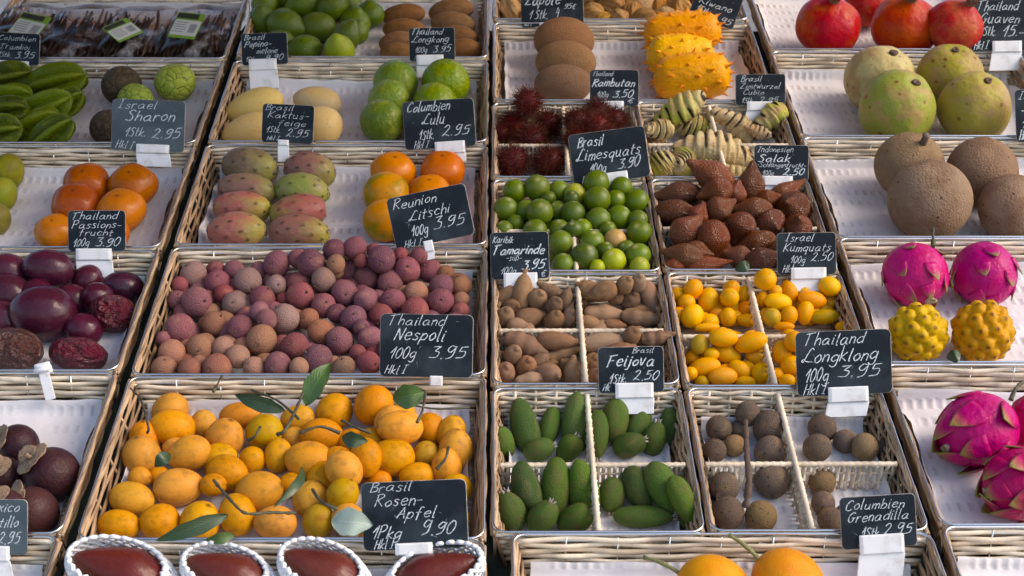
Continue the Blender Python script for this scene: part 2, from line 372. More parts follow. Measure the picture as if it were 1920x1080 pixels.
UA = (-1.205, -.625); UB = (-.594, -.016); UCl = (.002, .303); UCr = (.318, .630); UC = (.004, .622); UD = (.655, 1.235)
def BK(key, U, yb, yf, what, lin=None, **k):
    basket(key, U[0], U[1], yb, yf, 'wicker basket ' + what, llabel=('white paper liner ' + lin) if lin else None, liner=lin is not None, seed=len(BASK) * 11, **k)
BK('A0', UA, -20, 113, 'filled with bags of dark vanilla pods', 'under the bags of vanilla pods')
BK('A1', UA, 121, 271, 'with green star fruit and cherimoyas', 'under the star fruit and cherimoyas')
BK('A2', UA, 280, 466, 'with six orange persimmons and green mangoes', 'under the glossy sharon persimmons')
BK('A3', UA, 476, 696, 'full of purple passion fruit', 'under the purple passion fruit')
BK('A4', UA, 704, 1000, 'with dark mangosteens and a lone white clip', 'under the dark mangosteens')
BK('A5', UA, 1010, 1330, 'showing only paper below the mangosteens', 'in the empty basket below the mangosteens')
BK('B0', UB, -20, 110, 'with limes beside brown sapodillas', 'under the limes and brown sapodillas')
BK('B1', UB, 119, 268, 'with cream pepino melons and green lulos', 'under the pepino melons and lulos')
BK('B2', UB, 277, 461, 'with cactus figs and greenish orange persimmons', 'under the cactus figs')
BK('B3', UB, 470, 704, 'heaped full of pink lychees', 'under the heap of lychees')
BK('B4', UB, 712, 1011, 'of yellow plum mangoes with leaves', 'under the yellow plum mangoes')
BK('B5', UB, 1019, 1330, 'holding rose apples in white foam nets', 'under the foam wrapped rose apples')
BK('C0', UC, -70, 38, 'heaped with papery tan physalis', 'under the papery physalis')
BK('C1', UC, 47, 190, 'with brown sapotes beside spiky kiwanos', 'under the brown sapotes and kiwanos')
BK('C2', UCl, 198, 334, 'in four compartments of hairy rambutans', 'under the hairy rambutans', div=(.5, .54), small=True)
BK('C2r', UCr, 195, 334, 'in four compartments of banded cinnamon roots', 'under the banded cinnamon roots', div=(.5, .54), small=True)
BK('C3', UCl, 342, 510, 'piled with small green limequats', 'under the green limequats', div=(.5, .54), small=True)
BK('C3r', UCr, 341, 508, 'piled with brown scaly salak fruit', 'under the scaly salak fruit', div=(.55, .52), small=True)
BK('C4', UCl, 519, 722, 'in four compartments of tamarind pods', None, div=(.5, .5), small=True)
BK('C4r', UCr, 517, 726, 'in four compartments of yellow kumquats', None, div=(.47, .55), small=True)
BK('C5', UCl, 734, 1000, 'in four compartments of green feijoas', 'under the green feijoas', div=(.5, .53), small=True)
BK('C5r', UCr, 734, 998, 'in four compartments of brown longkong', 'under the brown longkong', div=(.47, .53), small=True)
BK('C6', (.030, .630), 1008, 1330, 'with two orange granadillas on tall stems', 'behind the orange granadillas')
BK('D0', UD, -45, 93, 'with red pomegranates', 'under the red pomegranates')
BK('D1', UD, 100, 256, 'with four big green guavas', 'under the four big guavas')
BK('D2', UD, 262, 446, 'with four big round brown sapotes', 'under the big round brown sapotes')
BK('D3', UD, 452, 682, 'with two pink and two yellow dragon fruits', 'under the pink and yellow dragon fruits')
BK('D4', UD, 690, 988, 'with large magenta flapped pitayas', 'under the magenta flapped pitayas')
BK('D5', UD, 996, 1330, 'standing empty below the magenta pitayas', 'in the empty basket below the pitayas')

# ------------------------------------------------------------------ price cards: board, chalk lettering, white clip
GL = {'a': "50,48 28,56 6,30 16,2 38,12 50,50;50,50 48,10 60,4", 'b': "8,100 6,4;6,30 26,54 46,34 34,4 6,6", 'c': "46,46 26,56 6,30 20,2 46,8",
 'd': "50,46 28,56 6,28 20,0 42,14;52,100 48,2", 'e': "8,28 44,34 36,54 14,48 6,22 20,0 46,8", 'f': "44,92 28,98 20,70 16,-10;2,52 36,54",
 'g': "48,46 28,56 6,32 20,6 44,22;50,54 46,-20 26,-34 6,-22", 'h': "8,100 4,0;6,34 26,54 40,40 40,2", 'i': "10,54 8,4 18,2;12,72 14,77",
 'j': "16,54 12,-20 -6,-30;18,72 20,77", 'k': "8,100 4,0;40,54 8,26;8,26 42,0", 'l': "10,100 8,6 18,0", 'm': "6,54 4,0;5,34 22,54 32,40 30,0;31,36 48,54 58,40 58,0",
 'n': "6,54 4,0;5,34 24,54 38,40 38,0", 'o': "26,55 6,30 20,1 44,22 36,52 22,54", 'p': "8,54 0,-36;6,34 26,56 44,34 30,4 6,8", 'q': "46,46 26,56 6,32 18,4 42,18;48,54 42,-36 52,-28",
 'r': "6,54 4,0;5,30 20,52 36,50", 's': "40,48 22,56 10,42 34,22 28,2 4,6", 'ß': "4,-10 8,80 26,96 38,78 22,56 44,34 34,4 18,6", 't': "18,86 14,8 26,0;2,56 36,58",
 'u': "6,54 6,14 20,0 38,16;40,54 40,6 48,0", 'ü': "6,54 6,14 20,0 38,16;40,54 40,6 48,0;12,72 14,77;32,72 34,77", 'v': "4,54 20,0 40,54", 'w': "4,54 14,2;14,2 26,44;26,44 38,2;38,2 52,54",
 'x': "6,54 40,0;40,54 4,0", 'y': "6,54 8,22 30,20;44,54 34,-20 10,-34", 'z': "6,52 40,52;40,52 6,2;6,2 44,4",
 'A': "2,0 34,100;34,100 52,0;10,36 50,38", 'B': "10,96 6,0;2,92 34,100 48,80 14,54;14,54 48,44 46,10 4,0", 'C': "54,84 36,100 8,60 12,12 34,0 56,14",
 'D': "10,96 6,0;2,92 40,96 56,50 36,6 4,0", 'E': "48,96 12,96;12,96 6,4;6,4 46,2;8,52 40,54", 'F': "14,92 8,0;4,88 60,98;10,50 44,54", 'G': "56,86 36,100 8,60 14,10 40,2 54,40;34,42 62,44",
 'H': "8,98 4,0;48,98 44,0;6,48 46,52", 'I': "22,98 14,0;6,96 40,100;0,2 32,0", 'J': "40,98 34,14 16,0 2,14;14,94 58,100", 'K': "10,98 4,0;54,98 8,44;8,44 54,0",
 'L': "60,90 44,100 28,60 14,8 2,10 10,24 34,8 66,6", 'M': "4,0 10,96;10,96 30,40;30,40 52,98;52,98 54,0", 'N': "6,0 12,96;12,96 46,2;46,2 56,98", 'P': "10,96 4,0;2,88 36,100 52,76 34,50 8,48",
 'R': "10,96 4,0;2,90 36,100 50,78 12,50;14,50 52,0", 'S': "54,86 34,100 12,78 44,42 36,4 4,8", 'T': "26,94 18,0;2,88 66,100", 'Z': "6,92 56,94;56,94 6,4;6,4 60,6",
 '0': "28,98 6,60 12,8 32,2 50,44 44,86 26,98", '1': "0,50 32,100;32,100 22,0", '2': "8,78 28,98 46,78 28,36 4,4;4,4 24,14 56,2", '3': "8,92 50,98;50,98 24,60;24,60 50,46 42,8 4,6",
 '4': "24,98 6,46;6,46 54,48;44,80 38,0", '5': "52,98 18,94;18,94 12,58;12,58 46,58 44,14 6,4", '9': "48,88 24,98 8,68 26,50 48,80;50,94 42,20 12,0", '.': "8,2 12,6", ',': "12,8 6,-14",
 '-': "4,34 36,36", '€': "56,84 34,96 14,50 28,4 54,14;0,58 42,60;0,40 40,42"}
def smooth(P, k=6):
    P = np.array(P, float)
    if len(P) < 3: return np.linspace(P[0], P[1], 5)
    Q = np.vstack((2 * P[0] - P[1], P, 2 * P[-1] - P[-2])); out = []
    for i in range(1, len(Q) - 2):
        t = np.linspace(0, 1, k, endpoint=False)[:, None]; a, b, c, d = Q[i - 1], Q[i], Q[i + 1], Q[i + 2]
        out.append(.5 * (2 * b + (c - a) * t + (2 * a - 5 * b + 4 * c - d) * t * t + (3 * b - a - 3 * c + d) * t ** 3))
    return np.vstack(out + [Q[-2:-1]])
def write(mb, text, x0, x1, y, h, g, pen=.085, z=.0016, slant=.36):
    """Chalk strokes for one line: letters fitted between x0 and x1 on the base line y, capitals h tall."""
    adv = []; 
    for ch in text:
        if ch == ' ': adv.append(.30); continue
        xs = [float(p.split(',')[0]) for st in GL[ch].split(';') for p in st.split()]; adv.append(max(xs) / 100 + .13)
    tot = sum(adv); sx = (x1 - x0) / (tot + slant * .8); x = x0
    for ch, ad in zip(text, adv):
        if ch != ' ':
            dy = g.uniform(-.06, .06) * h; sc = g.uniform(.86, 1.08)
            for st in GL[ch].split(';'):
                P = smooth([[float(q) / 100 for q in p.split(',')] for p in st.split()])
                X = x + (P[:, 0] * sx) + slant * P[:, 1] * min(h, sx); Y = y + dy + P[:, 1] * h * sc; P2 = np.stack((X, Y), -1)
                T = np.gradient(P2, axis=0); T /= np.linalg.norm(T, axis=1)[:, None] + 1e-9; N = np.stack((-T[:, 1], T[:, 0]), -1)
                wd = max(pen * h, .0013) * (.5 + .22 * np.abs(N[:, 0]) + .10 * np.sin(np.linspace(0, 5, len(P)) + g.uniform(0, 6)))
                e0, e1 = P2[0] - T[0] * wd[0] * .6, P2[-1] + T[-1] * wd[-1] * .6
                L = np.vstack((e0, P2 + N * wd[:, None] * .5, e1)); R = np.vstack((e0, P2 - N * wd[:, None] * .5, e1)); n = len(L)
                v = np.concatenate((np.c_[L, np.full(n, z)], np.c_[R, np.full(n, z)]))
                mb.add(v, [(i, n + i, n + i + 1, i + 1) for i in range(n - 1)])
        x += ad * sx
def slab(mb, w, h, th, rad, mi_face=0, mi_side=1, k=5, c=(0, 0), z0=0):
    P = []
    for qx, qy, a0 in ((1, 1, 0), (-1, 1, 90), (-1, -1, 180), (1, -1, 270)):
        for i in range(k): t = math.radians(a0 + 90 / (k - 1) * i); P.append((c[0] + qx * (w / 2 - rad) + rad * math.cos(t), c[1] + qy * (h / 2 - rad) + rad * math.sin(t)))
    P = np.array(P); n = len(P); ch = th * .3; ctr = np.array(c); Pi = ctr + (P - ctr) * (1 - 2 * ch / min(w, h))
    rings = [np.c_[Pi, np.full(n, z0 + th)], np.c_[P, np.full(n, z0 + th - ch)], np.c_[P, np.full(n, z0 + ch)], np.c_[Pi, np.full(n, z0)]]
    f = [tuple(range(n))]; m = [mi_face]
    for r in range(3):
        for i in range(n): j = (i + 1) % n; f.append((r * n + i, (r + 1) * n + i, (r + 1) * n + j, r * n + j)); m.append(mi_side)
    f.append(tuple(range(4 * n - 1, 3 * n - 1, -1))); m.append(mi_face)
    b = mb.n; mb.add(np.vstack(rings), f); mb.m[-len(f):] = m
LEAN = math.radians(14)
def card(quad, anchor, lines, clip, label, chalky=False, narrow=False, plate=None, seed=0):
    g = random.Random(seed + 77); q = [np.array(p, float) for p in quad]
    bx, by = (q[2] + q[3]) / 2
    p0, _ = at_v(bx, by, vrow(anchor) - .030)
    n = np.array((0, -math.cos(LEAN), math.sin(LEAN)))
    P = [on_plane(x, y, p0, n) for x, y in q]; ctr = sum(P) / 4
    X = (P[1] - P[0] + P[2] - P[3]) / 2; wd = np.linalg.norm(X); X /= wd; Y = np.cross(n, X); ht = ((P[0] - P[3] + P[1] - P[2]) / 2) @ Y
    M = Matrix(((X[0], Y[0], n[0], ctr[0]), (X[1], Y[1], n[1], ctr[1]), (X[2], Y[2], n[2], ctr[2]), (0, 0, 0, 1)))
    root = empty('price_card', M, label, 'price card', 'slate price cards clipped to the basket rims')
    mb = MB(); slab(mb, wd, ht, .0016, min(.09 * ht, .009)); obj('board', mb.mesh('board', [M_slate2 if chalky else M_slate, M_edge], False), root)
    mb = MB()
    for (t, x0, x1, yb, h, *bold) in lines:
        if t[0].isdigit() and t[1] in '.,' and h > .2: h *= .86
        write(mb, t, (x0 - .5) * wd, (x1 - .5) * wd, (.5 - yb) * ht, h * ht, g, pen=bold[0] * 1.05 if bold else .108, z=.0019)
    for _ in range(5):      # stray scratches of chalk
        x, y = g.uniform(-.4, .4) * wd, g.uniform(-.4, .4) * ht; a = g.uniform(0, 6.3); l = g.uniform(.02, .09) * wd; ww = .00014
        dx, dy = math.cos(a), math.sin(a); mb.add([(x + dy * ww, y - dx * ww, .0018), (x + dx * l, y + dy * l, .0018), (x - dy * ww, y + dx * ww, .0018)], [(0, 1, 2)])
    obj('lettering', mb.mesh('lettering', M_chalk, False), root)
    if clip:
        Mi = np.array(M.inverted()); loc = lambda x, y: (Mi @ np.append(on_plane(x, y, p0, n), 1))[:2]
        x0, x1, y0, y1 = clip[:4]; a = loc(x0, y0); b = loc(x1, y1); yl = b[1]
        mb = MB(); cw, chh = abs(b[0] - a[0]), abs(a[1] - b[1])
        slab(mb, cw, chh, .0065, .0015, 0, 0, 4, ((a[0] + b[0]) / 2, (a[1] + b[1]) / 2), .0022)
        slab(mb, cw * .98, chh * .8, .003, .001, 0, 0, 4, ((a[0] + b[0]) / 2, (a[1] + b[1]) / 2 - .0005), -.0034)
        obj('clip_jaw', mb.mesh('clip_jaw', M_white, False), root)
        if len(clip) > 4:
            c = loc(clip[5] if len(clip) > 5 else (x0 + x1) / 2, clip[4]); l = abs(yl - c[1]); mb = MB()
            slab(mb, cw * 1.04, l, .0022, .0012, 0, 0, 4, (0, -l / 2), 0)
            for i in range(len(mb.v)): mb.v[i][:, 2] += .0012 + .10 * mb.v[i][:, 1] * -.3
            for i in range(len(mb.v)): mb.v[i] += ((a[0] + b[0]) / 2 + 0, yl, .0015); mb.v[i][:, 0] += (mb.v[i][:, 1] - yl) * ((a[0] + b[0]) / 2 - c[0]) / max(l, 1e-3)
            obj('clip_tongue', mb.mesh('clip_tongue', M_white, False), root)
    return root
K = .34
card([(-42, 57), (78, 65), (72, 122), (-44, 118)], 113, [('Columbien', .33, .97, .25, .17), ('Tramboi', .36, .88, .52, .17), ('1Stk.', .33, .58, .78, .17), ('3.95', .60, .96, .80, .26)], (0, 55, 113, 131, 153, 36), 'slate price card leaning before the bagged vanilla pods', seed=1)
card([(451, 64), (538, 60), (541, 120), (455, 123)], 110, [('Brasil', .06, .56, .20, .17, .13), ('Pepino-', .06, .70, .42, .20, .13), ('melone', .32, .82, .64, .18, .12), ('1Stk', .08, .30, .88, .15), ('4.90', .50, .95, .86, .22, .12)], (467, 520, 112, 131, 167, 497), 'slate price card reading melone in front of the limes', seed=2)
card([(766, 53), (853, 51), (853, 113), (768, 115)], 110, [('Thailand', .05, .78, .20, .20, .12), ('Longkong', .05, .92, .44, .20, .12), ('100g', .12, .42, .75, .19), ('3.95', .50, .96, .75, .24, .11), ('Hkl', .10, .28, .96, .13)], (781, 832, 104, 123, 146, 808), 'small slate card priced 3.95 before the brown sapodillas', seed=3)
card([(976, -25), (1095, -30), (1093, 50), (977, 52)], 38, [('Zapote', .06, .68, .46, .30, .10), ('1 Stk.', .12, .46, .80, .22, .09), ('4,', .54, .66, .78, .26, .09), ('95€', .68, .90, .58, .14, .13), ('Hkl I', .04, .18, .96, .08)], (1011, 1060, 43, 60), 'slate card for the brown zapote fruit, priced 4,95', seed=4)
card([(1313, -30), (1397, -6), (1371, 59), (1290, 22)], 38, [('Brasil', .1, .6, .26, .18), ('Kiwano', .12, .92, .56, .2, .13), ('1Stk', .12, .42, .84, .2, .12), ('4.95', .48, .98, .92, .24, .12)], None, 'crooked slate price card behind the spiky kiwanos', seed=5)
card([(1821, 2), (1942, -4), (1942, 96), (1816, 95)], 93, [('Thailand', .10, .78, .21, .19), ('Guaven', .13, .80, .46, .20), ('1Stk.', .14, .42, .70, .18), ('15.-', .48, .86, .72, .22), ('Hkl I', .05, .30, .96, .16)], (1859, 1914, 78, 98, 133, 1881), 'big slate card for guavas clipped below the red pomegranates', seed=6)
card([(212, 185), (350, 190), (344, 286), (207, 281)], 271, [('Israel', .08, .66, .18, .17), ('Sharon', .18, .92, .41, .22, .12), ('1Stk.', .18, .50, .72, .19), ('2.95', .54, .99, .74, .24), ('Hkl I', .06, .34, .96, .15)], (257, 318, 270, 289, 313, 291), 'chalky grey slate card for sharon fruit before the cherimoyas', chalky=True, seed=7)
card([(491, 195), (589, 197), (588, 272), (492, 265)], 268, [('Brasil', .05, .66, .16, .15), ('Kaktus-', .10, .96, .36, .17), ('feige', .30, .92, .55, .15), ('1Stk.', .08, .40, .74, .16), ('2.95', .46, .96, .83, .24), ('Hkl I', .10, .38, .94, .12)], (522, 542, 262, 274, 304, 532), 'slate card for cactus figs standing before the pepino melons', chalky=False, narrow=True, seed=8)
card([(754, 191), (888, 184), (893, 272), (760, 283)], 268, [('Columbien', .05, .70, .22, .22), ('Lulu', .25, .62, .50, .24), ('1Stk.', .20, .44, .80, .20), ('2.95', .52, .96, .76, .26), ('Hkl I', .12, .36, .98, .16)], (815, 873, 267, 286, 305, 845), 'slate card priced 2.95 standing before the green lulos', seed=9)
card([(1106, 131), (1199, 131), (1196, 199), (1106, 199)], 190, [('Thailand', .05, .50, .17, .14), ('Rambutan', .04, .97, .46, .22, .17), ('100g', .14, .40, .76, .18), ('3.50', .46, .94, .76, .24, .16), ('€', .76, .96, .92, .15, .15)], (1126, 1169, 190, 207), 'slate card for rambutans standing between sapotes and kiwanos', seed=10)
card([(1064, 255), (1208, 234), (1220, 331), (1077, 348)], 334, [('Brasil', .10, .48, .27, .21, .12), ('Limesquats', .06, .95, .53, .22), ('100g', .22, .46, .82, .20), ('3.90', .58, .92, .78, .26), ('Hkl', .10, .30, .98, .14)], (1135, 1179, 325, 348), 'large tilted slate card for limequats over the rambutan basket', seed=11)
card([(1382, 138), (1475, 140), (1470, 196), (1376, 199)], 190, [('Brasil', .10, .56, .23, .20), ('Zimtwurzel', .08, .94, .47, .18), ('Cubio', .14, .62, .66, .17), ('1Stk', .12, .36, .92, .19), ('2.95', .46, .90, .92, .23)], (1400, 1455, 191, 208, 229, 1422), 'slate card for cinnamon roots beside the banded tubers', seed=12)
card([(1904, 168), (2010, 164), (2010, 262), (1903, 268)], 256, [('Israel', .06, .6, .18, .17), ('Sapote', .1, .8, .42, .2), ('1Stk 9.50', .1, .9, .72, .2), ('Hkl', .05, .25, .95, .2, .13)], None, 'slate price card cut off beside the biggest green guavas', seed=13)
card([(1415, 272), (1515, 272), (1517, 340), (1413, 338)], 334, [('Indonesien', .05, .75, .20, .17), ('Salak', .06, .72, .47, .20, .20), ('-Schlangenfrucht-', .04, .98, .62, .14), ('100g', .14, .38, .86, .15), ('2.50', .52, .97, .84, .20, .2)], (1428, 1485, 330, 349, 361, 1456), 'slate card for snake fruit over the scaly brown salaks', chalky=False, seed=14)
card([(130, 395), (238, 394), (234, 471), (126, 471)], 466, [('Thailand', .06, .92, .22, .18, .12), ('Passions-', .06, .98, .43, .19, .12), ('frucht', .18, .84, .62, .16, .12), ('100g', .08, .40, .88, .19), ('3.90', .46, .96, .88, .25, .12)], (144, 211, 466, 488, 520, 181), 'slate card for passion fruit standing before the sharon persimmons', seed=15)
card([(723, 377), (871, 339), (891, 442), (744, 466)], 461, [('Reunion', .06, .66, .24, .20), ('Litschi', .22, .80, .50, .20), ('100g', .22, .46, .80, .20), ('3.95', .50, .96, .76, .26), ('Hkl I', .10, .36, .99, .14)], (793, 815, 453, 470, 487, 806), 'large tilted slate card for lychees over the greenish persimmons', seed=16)
card([(917, 441), (1024, 429), (1035, 526), (922, 520)], 510, [('Karibik', .04, .42, .22, .15, .13), ('Tamarinde', .03, .97, .47, .20, .19), ('-süß-', .26, .56, .60, .13), ('100g', .16, .46, .88, .15), ('3.95', .52, .97, .80, .24, .18), ('€', .84, .97, .96, .14, .15)], (944, 1008, 512, 541), 'slate card for tamarind beside the limequats, clip behind a pod', seed=17)
card([(1458, 436), (1568, 436), (1567, 513), (1455, 517)], 508, [('Israel', .14, .66, .20, .20), ('Kumquats', .10, .96, .44, .20), ('100g', .22, .50, .72, .18), ('2.50', .56, .99, .68, .24), ('Hkl', .08, .30, .94, .18)], (1482, 1548, 502, 523, 546, 1516), 'slate card for kumquats standing before the salak fruit', seed=18)
card([(714, 588), (889, 590), (885, 709), (711, 705)], 704, [('Thailand', .08, .74, .18, .16), ('Nespoli', .14, .74, .42, .22), ('100g', .10, .42, .70, .18), ('3.95', .52, .98, .70, .24), ('Hkl I', .05, .32, .95, .15)], (806, 830, 704, 724), 'large slate card reading Nespoli in front of the lychees', seed=19)
card([(1121, 652), (1243, 648), (1246, 735), (1122, 737)], 722, [('Brasil', .52, .88, .14, .12), ('Feijova', .12, .92, .42, .26, .15), ('1Stk.', .16, .46, .78, .20, .13), ('2.50', .52, .97, .74, .24, .13), ('Hk', .06, .20, .94, .17)], (1153, 1225, 718, 745, 776, 1188), 'slate card for feijoas standing before the tamarind pods', seed=20)
card([(1492, 622), (1671, 617), (1672, 735), (1493, 745)], 726, [('Thailand', .08, .76, .21, .19), ('Longklong', .05, .90, .48, .22), ('100g', .08, .36, .77, .20), ('3.95', .42, .94, .73, .24), ('Hkl I', .06, .34, .97, .16)], (1551, 1627, 726, 752, 781, 1584), 'large slate card for longkong hiding part of the kumquats', seed=21)
card([(679, 903), (878, 899), (875, 1023), (679, 1036)], 1011, [('Brasil', .08, .52, .14, .15), ('Rosen-', .12, .62, .35, .17), ('Apfel', .32, .74, .54, .18), ('1Pkg', .08, .40, .82, .19), ('9.90', .54, .92, .80, .24), ('Hkl I', .10, .32, .97, .15)], (741, 812, 1018, 1037), 'large slate card priced 9.90 before the yellow plum mangoes', seed=22)
card([(1573, 932), (1716, 925), (1719, 1021), (1578, 1032)], 998, [('Columbien', .06, .90, .25, .20), ('Grenadilla', .08, .95, .48, .20), ('1Stk', .26, .52, .80, .21), ('2.95', .54, .98, .77, .26), ('d', .22, .28, .96, .18)], (1609, 1694, 1003, 1034, 1085, 1647), 'slate card for granadillas above the orange fruit on stems', seed=23)
card([(-66, 934), (53, 937), (52, 1040), (-66, 1040)], 1000, [('Mexico', .30, .92, .22, .20), ('Tomatillo', .1, .90, .50, .20), ('2.95', .52, .92, .80, .24)], (-30, 20, 1022, 1051, 1090, 4), 'chalky slate card cut off in front of the mangosteens', chalky=True, seed=24)
# a lone clip without a card on the passion fruit rim
p0, _ = at_v(84, 700, vrow(696) - .012); n = np.array((0, -math.cos(LEAN), math.sin(LEAN)))
c0 = on_plane(82, 694, p0, n); sc = .001 * 1.0
Mx = Matrix.Translation(c0) @ Matrix(((1, 0, 0), (0, 0, -1), (0, 1, 0))).to_4x4() @ Matrix.Rotation(math.radians(-14), 4, 'X') @ Matrix.Rotation(math.radians(14), 4, 'Z')
root = empty('white_clip', Mx, 'lone white plastic clip without a card on the passion fruit rim', 'clip')
mb = MB(); slab(mb, .026, .013, .011, .003, 0, 0, 5, (0, .006), -.004); slab(mb, .019, .014, .010, .003, 0, 0, 5, (.004, .000), -.006); mb.tube([(-.013, .002, .008), (.013, .002, .008)], .0042, 10)
obj('clip_jaw', mb.mesh('clip_jaw', M_white), root)
mb = MB(); slab(mb, .017, .046, .0018, .002, 0, 0, 5, (0, -.027), .002); obj('clip_tongue', mb.mesh('clip_tongue', plain('stained_plastic', (.78, .80, .82), .4, c2=(.45, .28, .16), sc=60, lo=.62, hi=.72), False), root)

# ------------------------------------------------------------------ fruit shapes (long axis along local z, half length 1 unless noted)
def from_v(v, f, mats, name, att=None): mb = MB(); mb.add(v, f, 0, att); return mb.mesh(name, mats)
def radial(v, k): return v * np.asarray(k)[:, None]
SP = {}
def S(nu, nv):
    if (nu, nv) not in SP: SP[nu, nv] = sphere(nu, nv)
    v, f = SP[nu, nv]; return v.copy(), f
def spots_at(v, pts, s): return np.exp(-((v[:, None] - pts[None]) ** 2).sum(-1) / s ** 2).max(1)
def bend(v, k):
    v = v.copy(); v[:, 0] += k * (v[:, 2] ** 2 - .35); return v
ME = {}
def kind(k, f, n): ME[k] = [f(i) for i in range(n)]

M_lime = fruit('lime_skin', (.17, .22, .012), 1.4, .5, .8, .30, ('n', 26, .2), val=.18, spots=((.35, .36, .16), 3.0, .04), spec=1.0)
def mk_lime(i):
    v, f = S(28, 20); d = 1 + lump(v, .018, 3, i) + .16 * np.exp(-((1 - v[:, 2]) / .07) ** 2) * 1.0 + .06 * np.exp(-((1 + v[:, 2]) / .05) ** 2)
    return from_v(radial(v, d), f, M_lime, 'lime')
kind('lime', mk_lime, 3)
M_quat = fruit('limequat_skin', (.26, .30, .02), 1.5, .58, .9, .28, ('n', 24, .12), val=.22, tip=(.42, .40, .20), spec=1.0)
def mk_quat(i):
    v, f = S(24, 18); p = np.array([(0, 0, 1.)]); t = spots_at(v, p, .17); return from_v(radial(v, 1 + lump(v, .014, 3, i) - .05 * t), f, M_quat, 'limequat', t * .95)
kind('limequat', mk_quat, 3)
M_sapod = fruit('brown_sapodilla_skin', (.16, .085, .035), 3, .4, .7, .62, ('n', 30, .2), val=.15, spec=.3)
def mk_oval(m, nm, amp, taper=0, nip=0):
    def g(i):
        v, f = S(28, 20); d = 1 + lump(v, amp, 3, i + 5); v = radial(v, d); v[:, :2] *= (1 - taper * v[:, 2:3]); 
        v[:, 2] += nip * np.exp(-((1 - v[:, 2]) / .1) ** 2); return from_v(v, f, m, nm)
    return g
kind('sapodilla', mk_oval(M_sapod, 'sapodilla', .02), 2)
M_husk = fruit('physalis_husk', (.42, .22, .08), 3.5, .4, .66, .6, ('n', 12, .5), val=.25, sat=.15, spec=.3, tip=(.20, .12, .05))
def mk_husk(i):
    v, f = S(60, 26); a = ang(v); rib = np.abs(np.cos(2.5 * a + i)); z = v[:, 2]
    prof = (1 - .45 * np.clip(z, 0, 1) ** 1.3) * (.82 + .22 * rib ** 2) * (1 + .05 * np.sin(a * 15 + 6 * z)); w2 = v.copy(); w2[:, :2] *= (prof + lump(v, .06, 6, i))[:, None]
    w2[:, 2] = z * 1.0 + .28 * np.exp(-((1 - z) / .12) ** 2); w2[:, 0] += .14 * z ** 2 * math.sin(i * 2); return from_v(w2, f, M_husk, 'physalis', np.clip((.12 - rib) / .12, 0, 1) * .6)
kind('physalis', mk_husk, 3)
M_pom = fruit('pomegranate_skin', (.46, .12, .030), 1.3, .46, .74, .34, ('n', 3, .15), val=.08, spots=((.14, .05, .02), 5.0, .07))
def mk_pom(i):
    v, f = S(36, 26); a = ang(v); s = np.sqrt(np.clip(1 - v[:, 2] ** 2, 0, 1)); d = 1 + .022 * np.cos(6 * a + i) * s + lump(v, .014, 2.5, i) + .07 * np.exp(-((1 - v[:, 2]) / .04) ** 2); v = radial(v, d); v[:, 2] *= .88; return from_v(v, f, M_pom, 'pomegranate')
kind('pomegranate', mk_pom, 2)
def crown_mesh(m):
    mb = MB(); n = 36; a = np.arange(n) * 2 * math.pi / n; R = []
    for z, r, t in ((.84, .20, 0), (.94, .15, 0), (1.04, .15, 0), (1.12, .19, .3), (1.2, .22, 1)): R.append(np.c_[r * np.cos(a), r * np.sin(a), z + .10 * t * np.cos(6 * a) - .03 * t])
    for z, r, t in ((1.18, .19, 1), (1.06, .12, 0), (.9, .02, 0)): R.append(np.c_[r * np.cos(a), r * np.sin(a), z + .10 * t * np.cos(6 * a) - .03 * t])
    mb.add(np.vstack(R), [(k * n + i, k * n + (i + 1) % n, (k + 1) * n + (i + 1) % n, (k + 1) * n + i) for k in range(len(R) - 1) for i in range(n)]); return mb.mesh('calyx', m)
CH = {'pomegranate': [('calyx', crown_mesh(plain('dry_crown', (.22, .09, .04), .7, c2=(.10, .05, .03), sc=30)))]}
M_star = fruit('star_fruit_skin', (.17, .19, .010), 2.2, .5, .75, .26, ('n', 7, .2), val=.2, tip=(.17, .22, .02))
def mk_star(i):
    v, f = S(60, 28); a = ang(v); c = np.abs(np.cos(2.5 * a)); r = .42 + .58 * c ** 1.3; w2 = v.copy(); s = np.sqrt(np.clip(1 - v[:, 2] ** 2, 0, 1)); w2[:, :2] *= (r / np.maximum(s, .05) * s ** .75)[:, None]
    w2[:, 2] *= 1 + .06 * c; return from_v(bend(w2, .10 * (i - .5)), f, M_star, 'star_fruit', np.clip((c - .85) / .15, 0, 1) * .5)
kind('star', mk_star, 2)
M_cher = fruit('cherimoya_skin', (.20, .26, .06), 2, .5, .8, .5, None, val=.12, scales=((.030, .028, .010), 2.15, .04, .22))
M_cherd = fruit('dark_cherimoya_skin', (.065, .042, .022), 2.2, .42, .62, .6, ('n', 10, .3), val=.12, scales=((.03, .02, .014), 2.2, .03, .35))
def mk_cher(m):
    def g(i): v, f = S(30, 22); return from_v(radial(v, 1 + lump(v, .03, 3, i + 3) - .10 * np.exp(-((1 - v[:, 2]) / .06) ** 2)), f, m, 'cherimoya')
    return g
kind('cherimoya', mk_cher(M_cher), 2); kind('cherimoyad', mk_cher(M_cherd), 2)
M_pep = fruit('pepino_skin', (.60, .40, .13), 1.2, .45, .72, .40, ('n', 3, .06), val=.06, spots=((.20, .10, .04), 4.5, .05))
kind('pepino', mk_oval(M_pep, 'pepino_melon', .018, .18), 2)
M_lulo = fruit('lulo_skin', (.24, .27, .02), 1.3, .44, .72, .20, ('n', 3.6, .28), val=.12, spots=((.35, .30, .12), 6, .03), coat=.35)
kind('lulo', mk_oval(M_lulo, 'lulo', .02), 3)
M_mamey = fruit('sapote_skin', (.25, .14, .07), 2.5, .4, .7, .8, ('n', 22, .5), val=.06, spec=.2, spots=((.10, .05, .03), 5, .05))
kind('mamey', mk_oval(M_mamey, 'brown_sapote', .02), 3)
